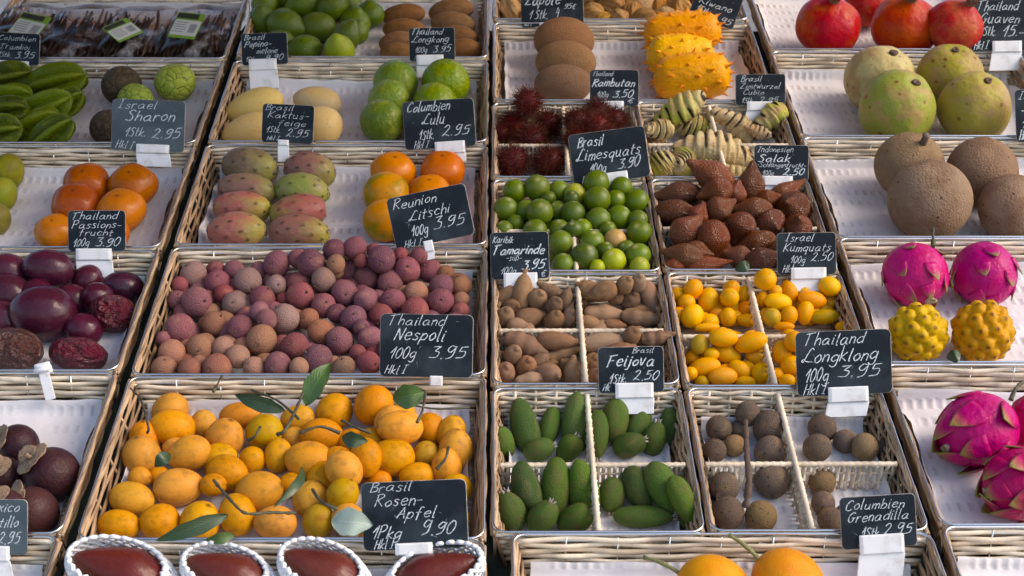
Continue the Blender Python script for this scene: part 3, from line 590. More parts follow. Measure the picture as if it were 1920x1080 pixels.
M_kiw = fruit('kiwano_skin', (.70, .30, .004), 2.2, .4, .7, .36, ('n', 7, .2), val=.05, tip=(.60, .15, .004), spots=((.40, .16, .03), 3.0, .07))
def mk_kiw(i):
    v, f = S(40, 28); z = v[:, 2]; v = radial(v, (1 + lump(v, .03, 4, i)) * (1 + .16 * np.exp(-((np.abs(z) - .70) / .25) ** 2))); mb = MB(); mb.add(v, f, 0, np.zeros(len(v)))
    g = random.Random(i)
    for p in fib(46):
        p = nrm(p + np.array([g.uniform(-.1, .1) for _ in range(3)])); h = g.uniform(.17, .27); b1 = nrm(np.cross(p, (.3, .2, .9))); b2 = np.cross(p, b1); rings = []; at = []
        for k, (q, rr) in enumerate(((-.06, .125), (.25, .062), (.62, .028), (1., .005))):
            for j in range(7): t = j * 6.2832 / 7; rings.append(p * (.98 * (1 + .16 * math.exp(-((abs(p[2]) - .70) / .25) ** 2)) + h * q) + rr * (b1 * math.cos(t) + b2 * math.sin(t))); at.append((0, .35, .8, 1)[k])
        mb.add(rings, [(k * 7 + j, k * 7 + (j + 1) % 7, (k + 1) * 7 + (j + 1) % 7, (k + 1) * 7 + j) for k in range(3) for j in range(7)] + [tuple(range(21, 28))], 0, at)
    return mb.mesh('kiwano', M_kiw)
kind('kiwano', mk_kiw, 2)
M_guava = fruit('guava_skin', (.36, .25, .10), 1.7, .46, .60, .42, ('n', 3, .16), val=.06, spots=((.20, .10, .03), 2.6, .085), sat=.1)
M_guava2 = M_guava
def mk_guava(i):
    v, f = S(36, 26); a = ang(v); s = np.sqrt(np.clip(1 - v[:, 2] ** 2, 0, 1)); d = 1 + .02 * np.cos(5 * a + i) * s + lump(v, .025, 2.6, i + 9) - .08 * np.exp(-((1 - v[:, 2]) / .04) ** 2); return from_v(radial(v, d), f, M_guava, 'guava')
kind('guava', mk_guava, 4)
def stub(m, r=.15, z0=.86, z1=1.0, nm='calyx', jag=.3):
    mb = MB(); n = 20; a = np.arange(n) * 2 * math.pi / n; j = 1 + jag * lump(np.c_[np.cos(a), np.sin(a), 0 * a], .8, 4, 5); R = [np.c_[r * q * j * np.cos(a), r * q * j * np.sin(a), z + 0 * a] for z, q in ((z0, .9), (z1 - .03, 1), (z1, .8), (z1 - .02, .45), (z1 - .06, .05))]
    mb.add(np.vstack(R), [(k * n + i, k * n + (i + 1) % n, (k + 1) * n + (i + 1) % n, (k + 1) * n + i) for k in range(4) for i in range(n)]); return mb.mesh(nm, m)
M_dry = plain('dry_brown', (.055, .030, .018), .8, c2=(.13, .08, .05), sc=40)
CH['guava'] = [('calyx', stub(M_dry, .13, .86, .985))]
M_mango = fruit('green_mango_skin', (.30, .27, .03), 1.4, .42, .7, .4, ('n', 10, .1), val=.12, spots=((.06, .04, .02), 5, .045))
kind('mango', mk_oval(M_mango, 'green_mango', .02, .1), 2)
M_pers = fruit('persimmon_skin', (.42, .105, .003), 1.0, .46, .76, .27, ('n', 4, .05), val=.08, tip=(.05, .03, .02), spots=((.25, .09, .01), 4, .035), coat=.2)
def mk_pers(i):
    v, f = S(36, 26); a = ang(v); s = np.sqrt(np.clip(1 - v[:, 2] ** 2, 0, 1)); d = 1 + .035 * np.cos(4 * a) * s * s + lump(v, .012, 2.5, i) - .05 * np.exp(-((1 - v[:, 2]) / .05) ** 2); w2 = radial(v, d); w2[:, 2] *= .84
    return from_v(w2, f, M_pers, 'persimmon', np.exp(-((1 - v[:, 2]) / .0012) ** 2))
kind('persimmon', mk_pers, 3)
M_perg = fruit('green_blushed_persimmon_skin', (.20, .19, .015), 1.0, .46, .66, .34, ('n', 4, .05), val=.06, spots=((.20, .07, .01), 3, .05), coat=.15)
def mk_perg(i): v, f = S(36, 26); v = radial(v, 1 + lump(v, .015, 2.4, i + 2)); v[:, 2] *= .96; return from_v(v, f, M_perg, 'persimmon')
kind('persimmong', mk_perg, 3)
M_cact = fruit('cactus_fig_skin', (.25, .19, .10), 1.6, .50, .76, .36, ('n', 4, .16), tip=(.018, .012, .010), zgrad=((.32, .30, .05), .75, 1.75), val=.12, sat=.12, coat=.2)
def mk_cact(i):
    v, f = S(56, 44); p = fib(34) + np.random.RandomState(i).normal(0, .08, (34, 3)); p /= np.linalg.norm(p, axis=1)[:, None]; t = spots_at(v, p, .062); b = spots_at(v, p, .2)
    d = 1 + lump(v, .025, 3, i) + .03 * b; w2 = radial(v, d); w2[:, 2] = np.where(v[:, 2] < -.9, -.9 - .04 * np.sqrt(v[:, 0] ** 2 + v[:, 1] ** 2), w2[:, 2]); return from_v(w2, f, M_cact, 'cactus_fig', np.clip(t * 1.4, 0, 1))
kind('cactusfig', mk_cact, 4)
CH['cactusfig'] = [('dry_end', stub(plain('dry_fig_end', (.10, .07, .05), .9, c2=(.24, .20, .15), sc=50), .30, .80, 1.0, 'dry_end', .5))]
M_ramb = fruit('rambutan_skin', (.10, .010, .010), 2, .4, .7, .55, tip=(.11, .045, .014), val=.25)
def mk_ramb(i):
    v, f = S(20, 14); mb = MB(); mb.add(v * .66, f); g = np.random.RandomState(i)
    for p in fib(480):
        p = nrm(p + g.normal(0, .06, 3)); sd = nrm(np.cross(p, g.normal(size=3))); L = g.uniform(.34, .58); b2 = np.cross(p, sd); R = []; at = []
        for k, (q, rr) in enumerate(((0, .020), (.35, .015), (.7, .010), (1., .003))):
            c = p * (.64 + L * q) + sd * (q ** 2 * .28) - np.array((0, 0, .05)) * q * q
            for j in range(3): t = j * 2.0944; R.append(c + rr * (sd * math.cos(t) + b2 * math.sin(t))); at.append((0, .1, .5, .9)[k])
        mb.add(R, [(k * 3 + j, k * 3 + (j + 1) % 3, (k + 1) * 3 + (j + 1) % 3, (k + 1) * 3 + j) for k in range(3) for j in range(3)], 0, at)
    return mb.mesh('rambutan', M_ramb)
kind('rambutan', mk_ramb, 3)
M_cub = fruit('banded_root_skin', (.38, .25, .11), 1.6, .44, .66, .5, ('n', 6, .2), tip=(.018, .013, .010), zgrad=((.46, .38, .22), .2, 1.6), val=.1, spots=((.25, .17, .10), 4, .07))
def mk_cub(i):
    v, f = S(48, 110); z = v[:, 2]; a = ang(v); n = (6, 8, 5, 7)[i % 4]; ph = (z * .5 + .5) * n + .22 * np.cos(a + i) ; cr = np.exp(-((ph - np.round(ph)) / .15) ** 2)
    rr = np.array([random.Random(i * 31 + k).random() for k in range(40)]); k = np.clip(np.round(ph).astype(int), 0, 39); st = rr[k] * 6.28; cov = (.5 + .5 * np.cos(a - st)) > .30
    m_ = cr * np.clip((np.cos(a - st) + .10 + .5 * np.sin(k * 2.3)) * 4, 0, 1); s = np.sqrt(np.clip(1 - z * z, 0, 1)); prof = np.clip(s, .02, 1) ** .72 * (.80 + .24 * np.sin(2.1 * z + .8 + i)) * (1 - .12 * cr)
    w2 = v.copy(); w2[:, :2] *= (prof / np.maximum(s, .02))[:, None]; w2 = w2 + ((lump(v, .05, 4, i) + .05 * np.sin(ph * 6.28 + 2 * a))[:, None] * v); return from_v(bend(w2, .22 * (1 if i % 2 else -1)), f, M_cub, 'banded_root', np.clip(m_ * 2.2 - .5, 0, 1) * (s > .15))
kind('cubio', mk_cub, 4)
M_sal = fruit('salak_skin', (.12, .038, .013), 2.4, .5, .8, .30, None, scales=((.065, .022, .008), 8.5, .04, .35), val=.2, tip=(.30, .16, .07), spec=1.1)
def mk_sal(i):
    v, f = S(36, 30); z = v[:, 2]; t = np.arccos(np.clip(z, -1, 1)); s = np.sin(t); w2 = v.copy(); prof = s * (1 - .52 * np.clip(z, 0, 1) ** 1.15) ; prof = np.clip(prof, 0, 1)
    w2[:, :2] *= (prof / np.maximum(s, 1e-3))[:, None]; w2[:, 2] = z * .90 + .18 * np.exp(-((1 - z) / .16) ** 2); w2[:, 0] += (.05, -.12, .1)[i % 3] * np.clip(z, 0, 1) ** 2; w2 = radial(w2, 1 + lump(v, .02, 3, i)); return from_v(w2, f, M_sal, 'salak', np.exp(-((1 - z) / .01) ** 2))
kind('salak', mk_sal, 3)
M_pass = fruit('passion_fruit_skin', (.085, .012, .030), 1.2, .46, .72, .24, ('n', 2.2, .08), val=.2, spots=((.16, .06, .08), 7, .02), spec=1.0)
kind('passion', mk_oval(M_pass, 'passion_fruit', .02, .06), 2)
M_passw = fruit('wrinkled_passion_skin', (.06, .016, .020), 2, .4, .7, .2, ('n', 3, .7), val=.15, spec=1.2)
def mk_passw(i): v, f = S(56, 40); return from_v(radial(v, 1 + lump(v, .026, 7, i, 14) - .012 * np.abs(lump(v, 1, 11, i + 4, 10))), f, M_passw, 'passion_fruit')
kind('passionw', mk_passw, 2)
M_lych = fruit('lychee_skin', (.44, .24, .14), 1.2, .55, .85, .62, ('v', 11, .32), val=.18, sat=.15, spec=.35, tip=(.14, .06, .04), scales=((.22, .090, .090), 11, .05, .0))
def mk_lych(i):
    v, f = S(28, 20); z = v[:, 2]; d = 1 + lump(v, .045, 2.4, i + 11) - .07 * np.exp(-((1 - z) / .03) ** 2); v2 = radial(v, d); v2[:, :2] *= (1 - .07 * z)[:, None] ; return from_v(v2, f, M_lych, 'lychee', np.exp(-((1 - z) / .006) ** 2))
kind('lychee', mk_lych, 4)
CH['lychee'] = [('stem_stub', MB().tube([(0, 0, .86), (.02, 0, .98), (.05, .02, 1.08)], [.085, .065, .07], 7).mesh('stem_stub', plain('stub_brown', (.13, .075, .05), .8)))]
M_plum = fruit('plum_mango_skin', (.36, .165, .022), 2.0, .48, .70, .48, ('n', 14, .05), val=.09, spots=((.10, .05, .018), 3.6, .045), tip=(.035, .022, .014))
def mk_plum(i):
    v, f = S(32, 24); z = v[:, 2]; w2 = radial(v, 1 + lump(v, .016, 2.6, i)); w2[:, :2] *= (1 - .06 * z)[:, None]; return from_v(w2, f, M_plum, 'plum_mango', np.exp(-((1 - z) / .010) ** 2))
kind('plum', mk_plum, 4)
M_mgs = fruit('mangosteen_skin', (.055, .020, .018), 1.8, .4, .7, .38, ('n', 8, .15), val=.15)
kind('mangosteen', mk_oval(M_mgs, 'mangosteen', .015), 2)
def calyx4(m):
    mb = MB()
    for k in range(4):
        q = k * math.pi / 2; nA, nB = 9, 7; V = []
        for th in (0, .045):
            for i in range(nA):
                s = i / (nA - 1)
                for j in range(nB):
                    x = (j / (nB - 1) - .5) * 2; wd = .40 * math.sin(math.pi * (.16 + .80 * s)) ** .7; r = .08 + .60 * s; el = .05 + .46 * s ** 2.0 * (1 if k % 2 else .45) + .05 * x * x
                    y = wd * x; zz = math.sqrt(max(0, 1 - r * r - y * y * .8)) + el * .8 + th; V.append((r * math.cos(q) - y * math.sin(q), r * math.sin(q) + y * math.cos(q), zz + .02))
        n = nA * nB; f = [(i * nB + j, i * nB + j + 1, (i + 1) * nB + j + 1, (i + 1) * nB + j) for i in range(nA - 1) for j in range(nB - 1)]; f2 = [tuple(n + a for a in reversed(q4)) for q4 in f]
        ed = [i * nB for i in range(nA)] + [(nA - 1) * nB + j for j in range(1, nB)] + [i * nB + nB - 1 for i in range(nA - 2, -1, -1)] + [j for j in range(nB - 2, 0, -1)]
        mb.add(V, f + f2 + [(ed[i], ed[(i + 1) % len(ed)], n + ed[(i + 1) % len(ed)], n + ed[i]) for i in range(len(ed))])
    mb.tube([(0, 0, .98), (.02, .01, 1.25), (.03, .0, 1.32)], [.12, .085, .10], 10); return mb.mesh('calyx', m)
CH['mangosteen'] = [('calyx', calyx4(plain('dry_calyx', (.30, .21, .13), .75, c2=(.15, .09, .055), sc=14, bump=(60, .5))))]
M_tam = fruit('tamarind_shell', (.30, .19, .12), 2.0, .42, .72, .68, ('n', 14, .3), val=.2, sat=.15, spec=.25, spots=((.12, .07, .04), 4, .05))
def mk_tam(i):
    v, f = S(26, 40); z = v[:, 2]; s = np.sqrt(np.clip(1 - z * z, 0, 1)); n = (1, 2, 3, 1)[i % 4]; prof = np.clip(s, 0, 1) ** .78 * (1 - (.0, .16, .14, .04)[i % 4] * (.5 - .5 * np.cos(math.pi * n * (z + 1)))) * (1 - .14 * z)
    w2 = v.copy(); w2[:, :2] *= (prof / np.maximum(s, 1e-3))[:, None]; w2[:, 2] += .26 * np.exp(-((1 - z) / .045) ** 2); w2 = w2 + lump(v, .03, 4, i)[:, None] * v; return from_v(bend(w2, (.06, .14, .18, -.1)[i % 4]), f, M_tam, 'tamarind_pod')
kind('tamarind', mk_tam, 4)
M_kum = fruit('kumquat_skin', (.74, .31, .004), 1.1, .46, .80, .26, ('n', 26, .18), val=.10, tip=(.30, .24, .04), spots=((.5, .2, .02), 8, .03))
def mk_kum(i): v, f = S(26, 20); z = v[:, 2]; w2 = radial(v, 1 + lump(v, .012, 2.5, i)); return from_v(w2, f, M_kum, 'kumquat', np.exp(-((1 - z) / .012) ** 2))
kind('kumquat', mk_kum, 3)
M_feij = fruit('feijoa_skin', (.115, .105, .035), 1.6, .48, .72, .5, ('n', 16, .35), val=.2, spots=((.025, .030, .014), 6, .07), sat=.12)
def mk_feij(i):
    v, f = S(28, 28); z = v[:, 2]; w2 = radial(v, 1 + lump(v, .035, 3, i + 2) + lump(v, .014, 9, i)); w2[:, :2] *= (1 + .12 * z * (1 if i % 2 else -.6))[:, None]; return from_v(bend(w2, (.0, .06, .12)[i % 3]), f, M_feij, 'feijoa')
kind('feijoa', mk_feij, 3)
def sepals(m):
    mb = MB(); g = np.random.RandomState(4)
    for k in range(5):
        q = k * 1.2566; c, s = math.cos(q), math.sin(q); P = []
        for t in np.linspace(0, 1, 6): r = .16 + .14 * t + .02 * g.normal(); P.append((r * c, r * s, .93 + .26 * t - .06 * t * t + .03 * g.normal()))
        mb.tube(P, [.085, .09, .085, .07, .05, .02], 6, flat=.5)
    return mb.mesh('calyx', m)
CH['feijoa'] = [('calyx', sepals(plain('pale_sepals', (.50, .47, .43), .8, c2=(.20, .15, .11), sc=8)))]
M_long = fruit('longkong_skin', (.24, .16, .085), 1.4, .52, .70, .62, ('n', 14, .45), val=.2, spots=((.06, .04, .03), 3.0, .10), spec=.3)
kind('longkong', mk_oval(M_long, 'longkong', .03), 3)
M_gran = fruit('granadilla_skin', (.66, .21, .004), 2.5, .45, .7, .30, ('n', 30, .25), val=.06, spots=((.78, .42, .05), 15, .07))
kind('granadilla', mk_oval(M_gran, 'granadilla', .012), 1)
M_drag = fruit('dragon_fruit_skin', (.46, .006, .11), 1.4, .45, .75, .33, ('n', 4, .2), tip=(.22, .25, .045), val=.08, coat=.15)
def flap(mb, p, up, L, W, lift, m):
    """One fleshy scale growing from the skin at p towards up, curling off the fruit."""
    p = nrm(p); tdir = nrm(up - p * (up @ p)); sd = np.cross(tdir, p); V = []; A = []; nA, nB = 8, 7
    for th in (0, 1):
        for i in range(nA):
            s = i / (nA - 1)
            for j in range(nB):
                x = (j / (nB - 1) - .5) * 2; wd = W * (1 - s ** 2.2) * (1 - .12 * s); q = p + tdir * L * s + sd * wd * x; rad = 1.005 + lift * s ** 1.8 + .03 * (1 - x * x) * (1 - s) - (.035 + .02 * (1 - s)) * th
                V.append(nrm(q) * rad if s < .99 else nrm(q) * rad); A.append(np.clip((s - .45) / .5, 0, 1) ** 1.2 + .35 * np.clip((abs(x) - .8) / .2, 0, 1) * s)
    n = nA * nB; f = [(i * nB + j, i * nB + j + 1, (i + 1) * nB + j + 1, (i + 1) * nB + j) for i in range(nA - 1) for j in range(nB - 1)]
    ed = [i * nB for i in range(nA)] + [(nA - 1) * nB + j for j in range(1, nB)] + [i * nB + nB - 1 for i in range(nA - 2, -1, -1)] + [j for j in range(nB - 2, 0, -1)]
    mb.add(V, f + [tuple(n + a for a in reversed(q4)) for q4 in f] + [(ed[i], ed[(i + 1) % len(ed)], n + ed[(i + 1) % len(ed)], n + ed[i]) for i in range(len(ed))], 0, np.clip(A, 0, 1))
def mk_drag(i):
    v, f = S(36, 26); mb = MB(); v = radial(v, 1 + lump(v, .03, 3.2, i)); mb.add(v, f); g = random.Random(i); big = i >= 2
    for k, p in enumerate(fib(15 if not big else 13, -.75, .93)):
        p = nrm(p + np.array([g.uniform(-.1, .1) for _ in range(3)])); flap(mb, p, np.array((p[0] * .3, p[1] * .3, 1.0)), (.50 if not big else .85) * g.uniform(.75, 1.2), (.27 if not big else .46), (.17 if not big else .24) * g.uniform(.3, 1.5), 0)
    return mb.mesh('dragon_fruit', M_drag)
kind('dragon', mk_drag, 4)
CH['dragon'] = [('flower_scar', stub(plain('pale_scar', (.46, .40, .24), .8, c2=(.16, .12, .05), sc=6), .20, .90, 1.05, 'flower_scar', .6))]
M_yp = fruit('yellow_pitaya_skin', (.52, .30, .014), 1.5, .42, .7, .42, ('n', 6, .15), tip=(.075, .035, .018), val=.05)
def mk_yp(i):
    v, f = S(84, 64); p = fib(46) + np.random.RandomState(i).normal(0, .05, (46, 3)); p /= np.linalg.norm(p, axis=1)[:, None]; d = np.sqrt(((v[:, None] - p[None]) ** 2).sum(-1)).min(1)
    t = np.exp(-(d / .080) ** 2); return from_v(radial(v, .84 + .17 * np.sqrt(np.clip(1 - (d / .27) ** 2, 0, 1)) + .04 * np.exp(-(d / .05) ** 2) + lump(v, .02, 3, i)), f, M_yp, 'yellow_pitaya', t)
kind('yellowp', mk_yp, 2)

# ------------------------------------------------------------------ placing fruit: slide each one along its sight line from the basket floor until it lies free of walls and neighbours
ORD = 'first second third fourth fifth sixth seventh eighth ninth tenth eleventh twelfth thirteenth fourteenth fifteenth sixteenth'.split()
PLACED = []
def frame_axis(angd, tilt):
    a, t = math.radians(angd), math.radians(tilt); d = (CR * math.cos(a) + CU * math.sin(a)) * math.cos(t) - CF * math.sin(t); return nrm(d)
def basis(axis, spin):
    z = nrm(axis); x = nrm(np.cross((.12, .97, .2), z)); y = np.cross(z, x); c, s = math.cos(spin), math.sin(spin); X = x * c + y * s; return X, np.cross(z, X), z
def locate(x, y, r_px, bk, comp=None, tol=.86, lift=0.0, maxw=.22):
    b = BASK[bk]; u0, u1, v0, v1 = b['u0'], b['u1'], b['v0'], b['v1']
    if comp: u0, u1, v0, v1 = comp
    p, t = at_w(x, y, 0); r = r_px * t / FPX; w0 = b['floor'] + r * .93 + lift
    while w0 < maxw:
        p, t = at_w(x, y, w0); r = r_px * t / FPX; q = uvw(p)
        if q[1] > v1 - r * .85 and q[2] - r * .6 < 0.012: w0 += .0025; continue
        near = [1 for (pp, rr) in PLACED if abs(pp[0] - p[0]) < rr + r and np.linalg.norm(pp - p) < (rr + r) * tol]
        if not near or q[1] < v0 + r * .4: break
        w0 += .0025
    return p, r, t
def put(kd, name, x, y, a, b, angd, tilt, color, bk, label, cat, group, comp=None, tol=.86, var=None, spin=None, lift=0.0, kids=True, pos=None):
    cr = (a * 1.0 + b * 2) / 3 if a < b * 1.5 else b * 1.12
    if pos is None: p, r, t = locate(x, y, cr, bk, comp, tol, lift)
    else: p, t = pos; r = cr * t / FPX
    PLACED.append((p, r))
    if a > b * 1.45:                      # long fruit: two more feelers along it
        ax = frame_axis(angd, tilt)
        for s in (-.55, .55): PLACED.append((p + ax * s * a * t / FPX, r * .85))
    X, Y, Z = basis(frame_axis(angd, tilt), rnd.uniform(0, 6.28) if spin is None else spin); sa, sb = a * t / FPX, b * t / FPX
    M = Matrix(((X[0] * sb, Y[0] * sb, Z[0] * sa, p[0]), (X[1] * sb, Y[1] * sb, Z[1] * sa, p[1]), (X[2] * sb, Y[2] * sb, Z[2] * sa, p[2]), (0, 0, 0, 1)))
    ms = ME[kd]; o = obj(name, ms[(var if var is not None else rnd.randrange(len(ms))) % len(ms)], None, M, label, cat, group); o.color = (*color, 1)
    if kids:
        for nm, me in CH.get(kd, []): obj(nm, me, o)
    return o, p, r
def batch(kd, name, noun, items, bk, place, colors, cat, group, rowtol=1.25, tol=.86, kids=True, comp=None, fill=0, lift=0.0):
    """items: (x, y, a, b, angle, tilt, colour key[, variant]) in photo pixels. Labels give the place in its row, rows counted from the front."""
    items = [tuple(i) for i in items]; ys = sorted(items, key=lambda i: -i[1]); rows = []; r0 = float(np.median([i[3] for i in items]))
    for i in ys:
        if rows and rows[-1][0][1] - i[1] < rowtol * r0: rows[-1].append(i)
        else: rows.append([i])
    lab = {}
    for k, rw in enumerate(rows):
        rw.sort(key=lambda i: i[0])
        for q, i in enumerate(rw):
            c = colors[i[6]][1]; rn = ('front row' if k == 0 else 'back row' if k == len(rows) - 1 else ORD[min(k, 15)] + ' row') if len(rows) > 1 else 'only row'
            lab[i[:2]] = f"{c} {noun}, {ORD[min(q, 15)]} from left in {rn} {place}" if len(rw) > 1 else f"{c} {noun}, alone in {rn} {place}"
    out = []; opx = []
    for i in sorted(items, key=lambda i: i[1] + (i[8] if len(i) > 8 else 0)):
        cc = colors[i[6]][0]; kd2 = colors[i[6]][2] if len(colors[i[6]]) > 2 else kd
        cm = comp(i[0], i[1]) if comp else None; opx.append((i[0], i[1]))
        out.append(put(kd2, name, i[0], i[1], i[2], i[3], i[4], i[5], cc, bk, lab[i[:2]], cat, group, cm, tol, i[7] if len(i) > 7 else None, kids=kids, lift=lift))
    if fill:      # the fruit lying underneath and between
        b = BASK[bk]; fl = b['floor']; px = np.array([pp_ for pp_ in opx]); rp = float(np.median([i[3] for i in items])); r = float(np.median([q[2] for q in out])); fz = np.array([(q[1] - C0) @ CF for q in out])
        for lay in range(5):
            h = fl + r * (.98 + 1.5 * lay)
            if h > .02: break
            for u in np.arange(b['u0'] + r, b['u1'] - r * .9, r * .85):
                for v in np.arange(b['v0'] + r, b['v1'] - r * .8, r * .85):
                    P = wpt(u + rnd.uniform(-.3, .3) * r, v + rnd.uniform(-.3, .3) * r, h + rnd.uniform(-.1, .1) * r); d = P - C0; z = d @ CF; X, Y = 960 + FPX * (d @ CR) / z, 540 - FPX * (d @ CU) / z
                    ds = np.hypot(px[:, 0] - X, px[:, 1] - Y)
                    if (ds < rp * 2.3).sum() < 3 or (fz[ds < rp * 1.08] > z - r * .2).any() or ds.min() > rp * (.85 if lay else 1.3): continue
                    if b['div'] and (abs(u - b['U'][0] - (b['U'][1] - b['U'][0]) * b['div'][0]) < r * .8 or abs(v - b['Vv'][1] + (b['Vv'][1] - b['Vv'][0]) * b['div'][1]) < r * .8): continue
                    if any(np.linalg.norm(p2 - P) < (r2 + r) * (.66 if kd == 'plum' else .64) for p2, r2 in PLACED if abs(p2[0] - P[0]) < .12): continue
                    o = out[int(min(range(len(out)), key=lambda q_: ds[q_] + 40 * (kd == 'plum' and 'greenish' in out[q_][0]['label'])))][0]; o2 = o.copy(); COL.objects.link(o2); k = r / max(out[int(ds.argmin())][2], 1e-4)
                    o2.matrix_basis = Matrix.Translation(Vector(P)) @ Matrix.Rotation(rnd.uniform(0, 6.3), 4, SW) @ (o.matrix_basis.to_3x3() * min(k, 1.1) * .93).to_4x4(); o2['label'] = f"{noun} half buried under the top layer {place}"; PLACED.append((P, r))
    return out
def halves(bk, ySplit):
    """Compartment bounds of a basket with dividers, from where the pixel lies."""
    b = BASK[bk]; fu, fv = b['div']; um = b['U'][0] + (b['U'][1] - b['U'][0]) * fu; vm = b['Vv'][1] - (b['Vv'][1] - b['Vv'][0]) * fv
    def g(x, y):
        q = uvw(at_w(x, y, -.02)[0]); back = y < ySplit
        return (b['u0'] if q[0] < um else um + .005, um - .005 if q[0] < um else b['u1'], vm + .005 if back else b['v0'], b['v1'] if back else vm - .005)
    return g

# ------------------------------------------------------------------ the fruit, basket by basket
def R(lst, ang=90, tilt=60, c='a'):
    """Round fruit from (x, y, r) or (x, y, rx, ry); optional colour key last."""
    out = []
    for t in lst:
        t = list(t); k = t.pop() if isinstance(t[-1], str) else c
        x, y = t[:2]; r = t[2] if len(t) == 3 else (t[2] + t[3]) / 2
        out.append((x, y, r, r, ang + rnd.uniform(-60, 60), tilt + rnd.uniform(-30, 30), k))
    return out
# limes and sapodillas
LG = ((.085, .132, .006), 'deep green'); 
batch('lime', 'lime', 'lime', [(540, -2, 36, 28, 10, 20, 'a'), (575, 6, 38, 29, 200, 15, 'a'), (497, 10, 30, 26, 90, 30, 'a'), (622, 14, 33, 27, 40, 20, 'a'), (655, 10, 30, 25, 120, 20, 'a'), (492, 40, 30, 27, 90, 40, 'a'), (666, 42, 27, 30, 80, 30, 'a'),
  (534, 48, 38, 30, -15, 15, 'a'), (597, 51, 35, 29, 175, 15, 'a'), (650, 68, 30, 26, 60, 20, 'a'), (668, 60, 24, 24, 60, 40, 'a'), (524, 84, 32, 28, 200, 20, 'a'), (572, 93, 33, 28, 190, 20, 'a'), (636, 96, 34, 29, 100, 50, 'b')],
  'B0', 'of the lime pile', {'a': LG, 'b': ((.30, .36, .012), 'yellow green')}, 'lime', 'limes in the back basket', fill=1)
batch('sapodilla', 'sapodilla', 'brown sapodilla', [(757, 28, 42, 21, 5, 10, 'a'), (758, 56, 41, 22, -6, 10, 'a'), (747, 80, 37, 22, 5, 10, 'a'), (745, 99, 33, 20, 0, 10, 'a'), (846, 20, 43, 23, 8, 10, 'a'), (850, 46, 43, 24, -8, 10, 'a'), (859, 70, 40, 23, -10, 10, 'a'), (866, 94, 38, 22, 0, 10, 'a')],
  'B0', 'of the sapodilla stacks', {'a': ((.25, .125, .05), 'oval matte')}, 'sapodilla', 'sapodillas stacked beside the limes', tol=.62)
# star fruit and cherimoyas
batch('star', 'star_fruit', 'star fruit', [(14, 146, 47, 33, 10, 10, 'd'), (104, 156, 59, 38, 14, 10, 'a'), (16, 186, 45, 34, 5, 10, 'a'), (122, 196, 39, 29, 30, 10, 'd'), (84, 203, 53, 33, 22, 10, 'a'), (10, 212, 45, 33, 10, 10, 'd'), (64, 240, 54, 35, 25, 10, 'a'), (98, 252, 45, 32, 35, 5, 'd'), (2, 246, 41, 34, 10, 10, 'd')],
  'A1', 'of the star fruit pile', {'a': ((.105, .145, .006), 'bright green'), 'd': ((.055, .072, .006), 'dark green')}, 'star fruit', 'star fruit piled by the cherimoyas', tol=.72)
batch('cherimoya', 'cherimoya', 'cherimoya', [(228, 161, 37, 38, 60, 40, 'd'), (329, 154, 36, 38, 90, 20, 'a'), (254, 190, 34, 33, 80, 40, 'a'), (205, 240, 34, 36, 60, 40, 'd'), (285, 228, 34, 34, 60, 40, 'd')],
  'A1', 'beside the chalky sharon card', {'a': ((.30, .36, .07), 'pale green scaly'), 'd': ((.085, .06, .035), 'dark brown', 'cherimoyad')}, 'cherimoya', 'cherimoyas beside the star fruit')
# pepino melons and lulos
batch('pepino', 'pepino_melon', 'pepino melon', [(476, 200, 57, 32, 197, 5, 'a'), (594, 192, 46, 30, 170, 15, 'b'), (466, 246, 52, 32, 195, 5, 'a'), (598, 236, 44, 38, 172, 20, 'a')],
  'B1', 'of the melon group', {'a': ((.62, .44, .16), 'smooth cream'), 'b': ((.52, .40, .24), 'dull beige')}, 'pepino melon', 'pepino melons', tol=.78)
batch('lulo', 'lulo', 'lulo', [(742, 155, 43, 43, 80, 30, 'a'), (835, 156, 46, 46, 90, 30, 'a'), (729, 190, 42, 40, 80, 30, 'a'), (717, 227, 42, 42, 90, 30, 'b'), (815, 196, 42, 42, 90, 30, 'a'), (795, 226, 40, 40, 90, 30, 'b')],
  'B1', 'of the stacked lulos', {'a': ((.15, .235, .012), 'glossy green'), 'b': ((.095, .165, .012), 'darker green')}, 'lulo', 'green lulos', tol=.8)
# green mangoes and persimmons
batch('mango', 'green_mango', 'green mango', [(14, 322, 36, 31, 60, 20, 'b'), (2, 364, 34, 30, 60, 20, 'a'), (-8, 410, 32, 28, 60, 20, 'b')], 'A2', 'of the cut off stack', {'a': ((.22, .25, .03), 'yellowish'), 'b': ((.20, .17, .03), 'brownish')}, 'mango', 'green mangoes at the end of the persimmon basket', tol=.7)
batch('persimmon', 'persimmon', 'persimmon', [(162, 346, 45, 45, 90, 50, 'b'), (249, 348, 46, 46, 90, 50, 'b'), (142, 384, 46, 46, 85, 45, 'b'), (228, 394, 46, 46, 95, 45, 'a'), (104, 436, 39, 39, 90, 45, 'a'), (200, 440, 42, 42, 90, 45, 'a')],
  'A2', 'of the six glossy sharon fruits', {'a': ((.53, .150, .003), 'glossy orange'), 'b': ((.30, .066, .003), 'glossy red orange')}, 'persimmon', 'glossy persimmons', tol=.86)
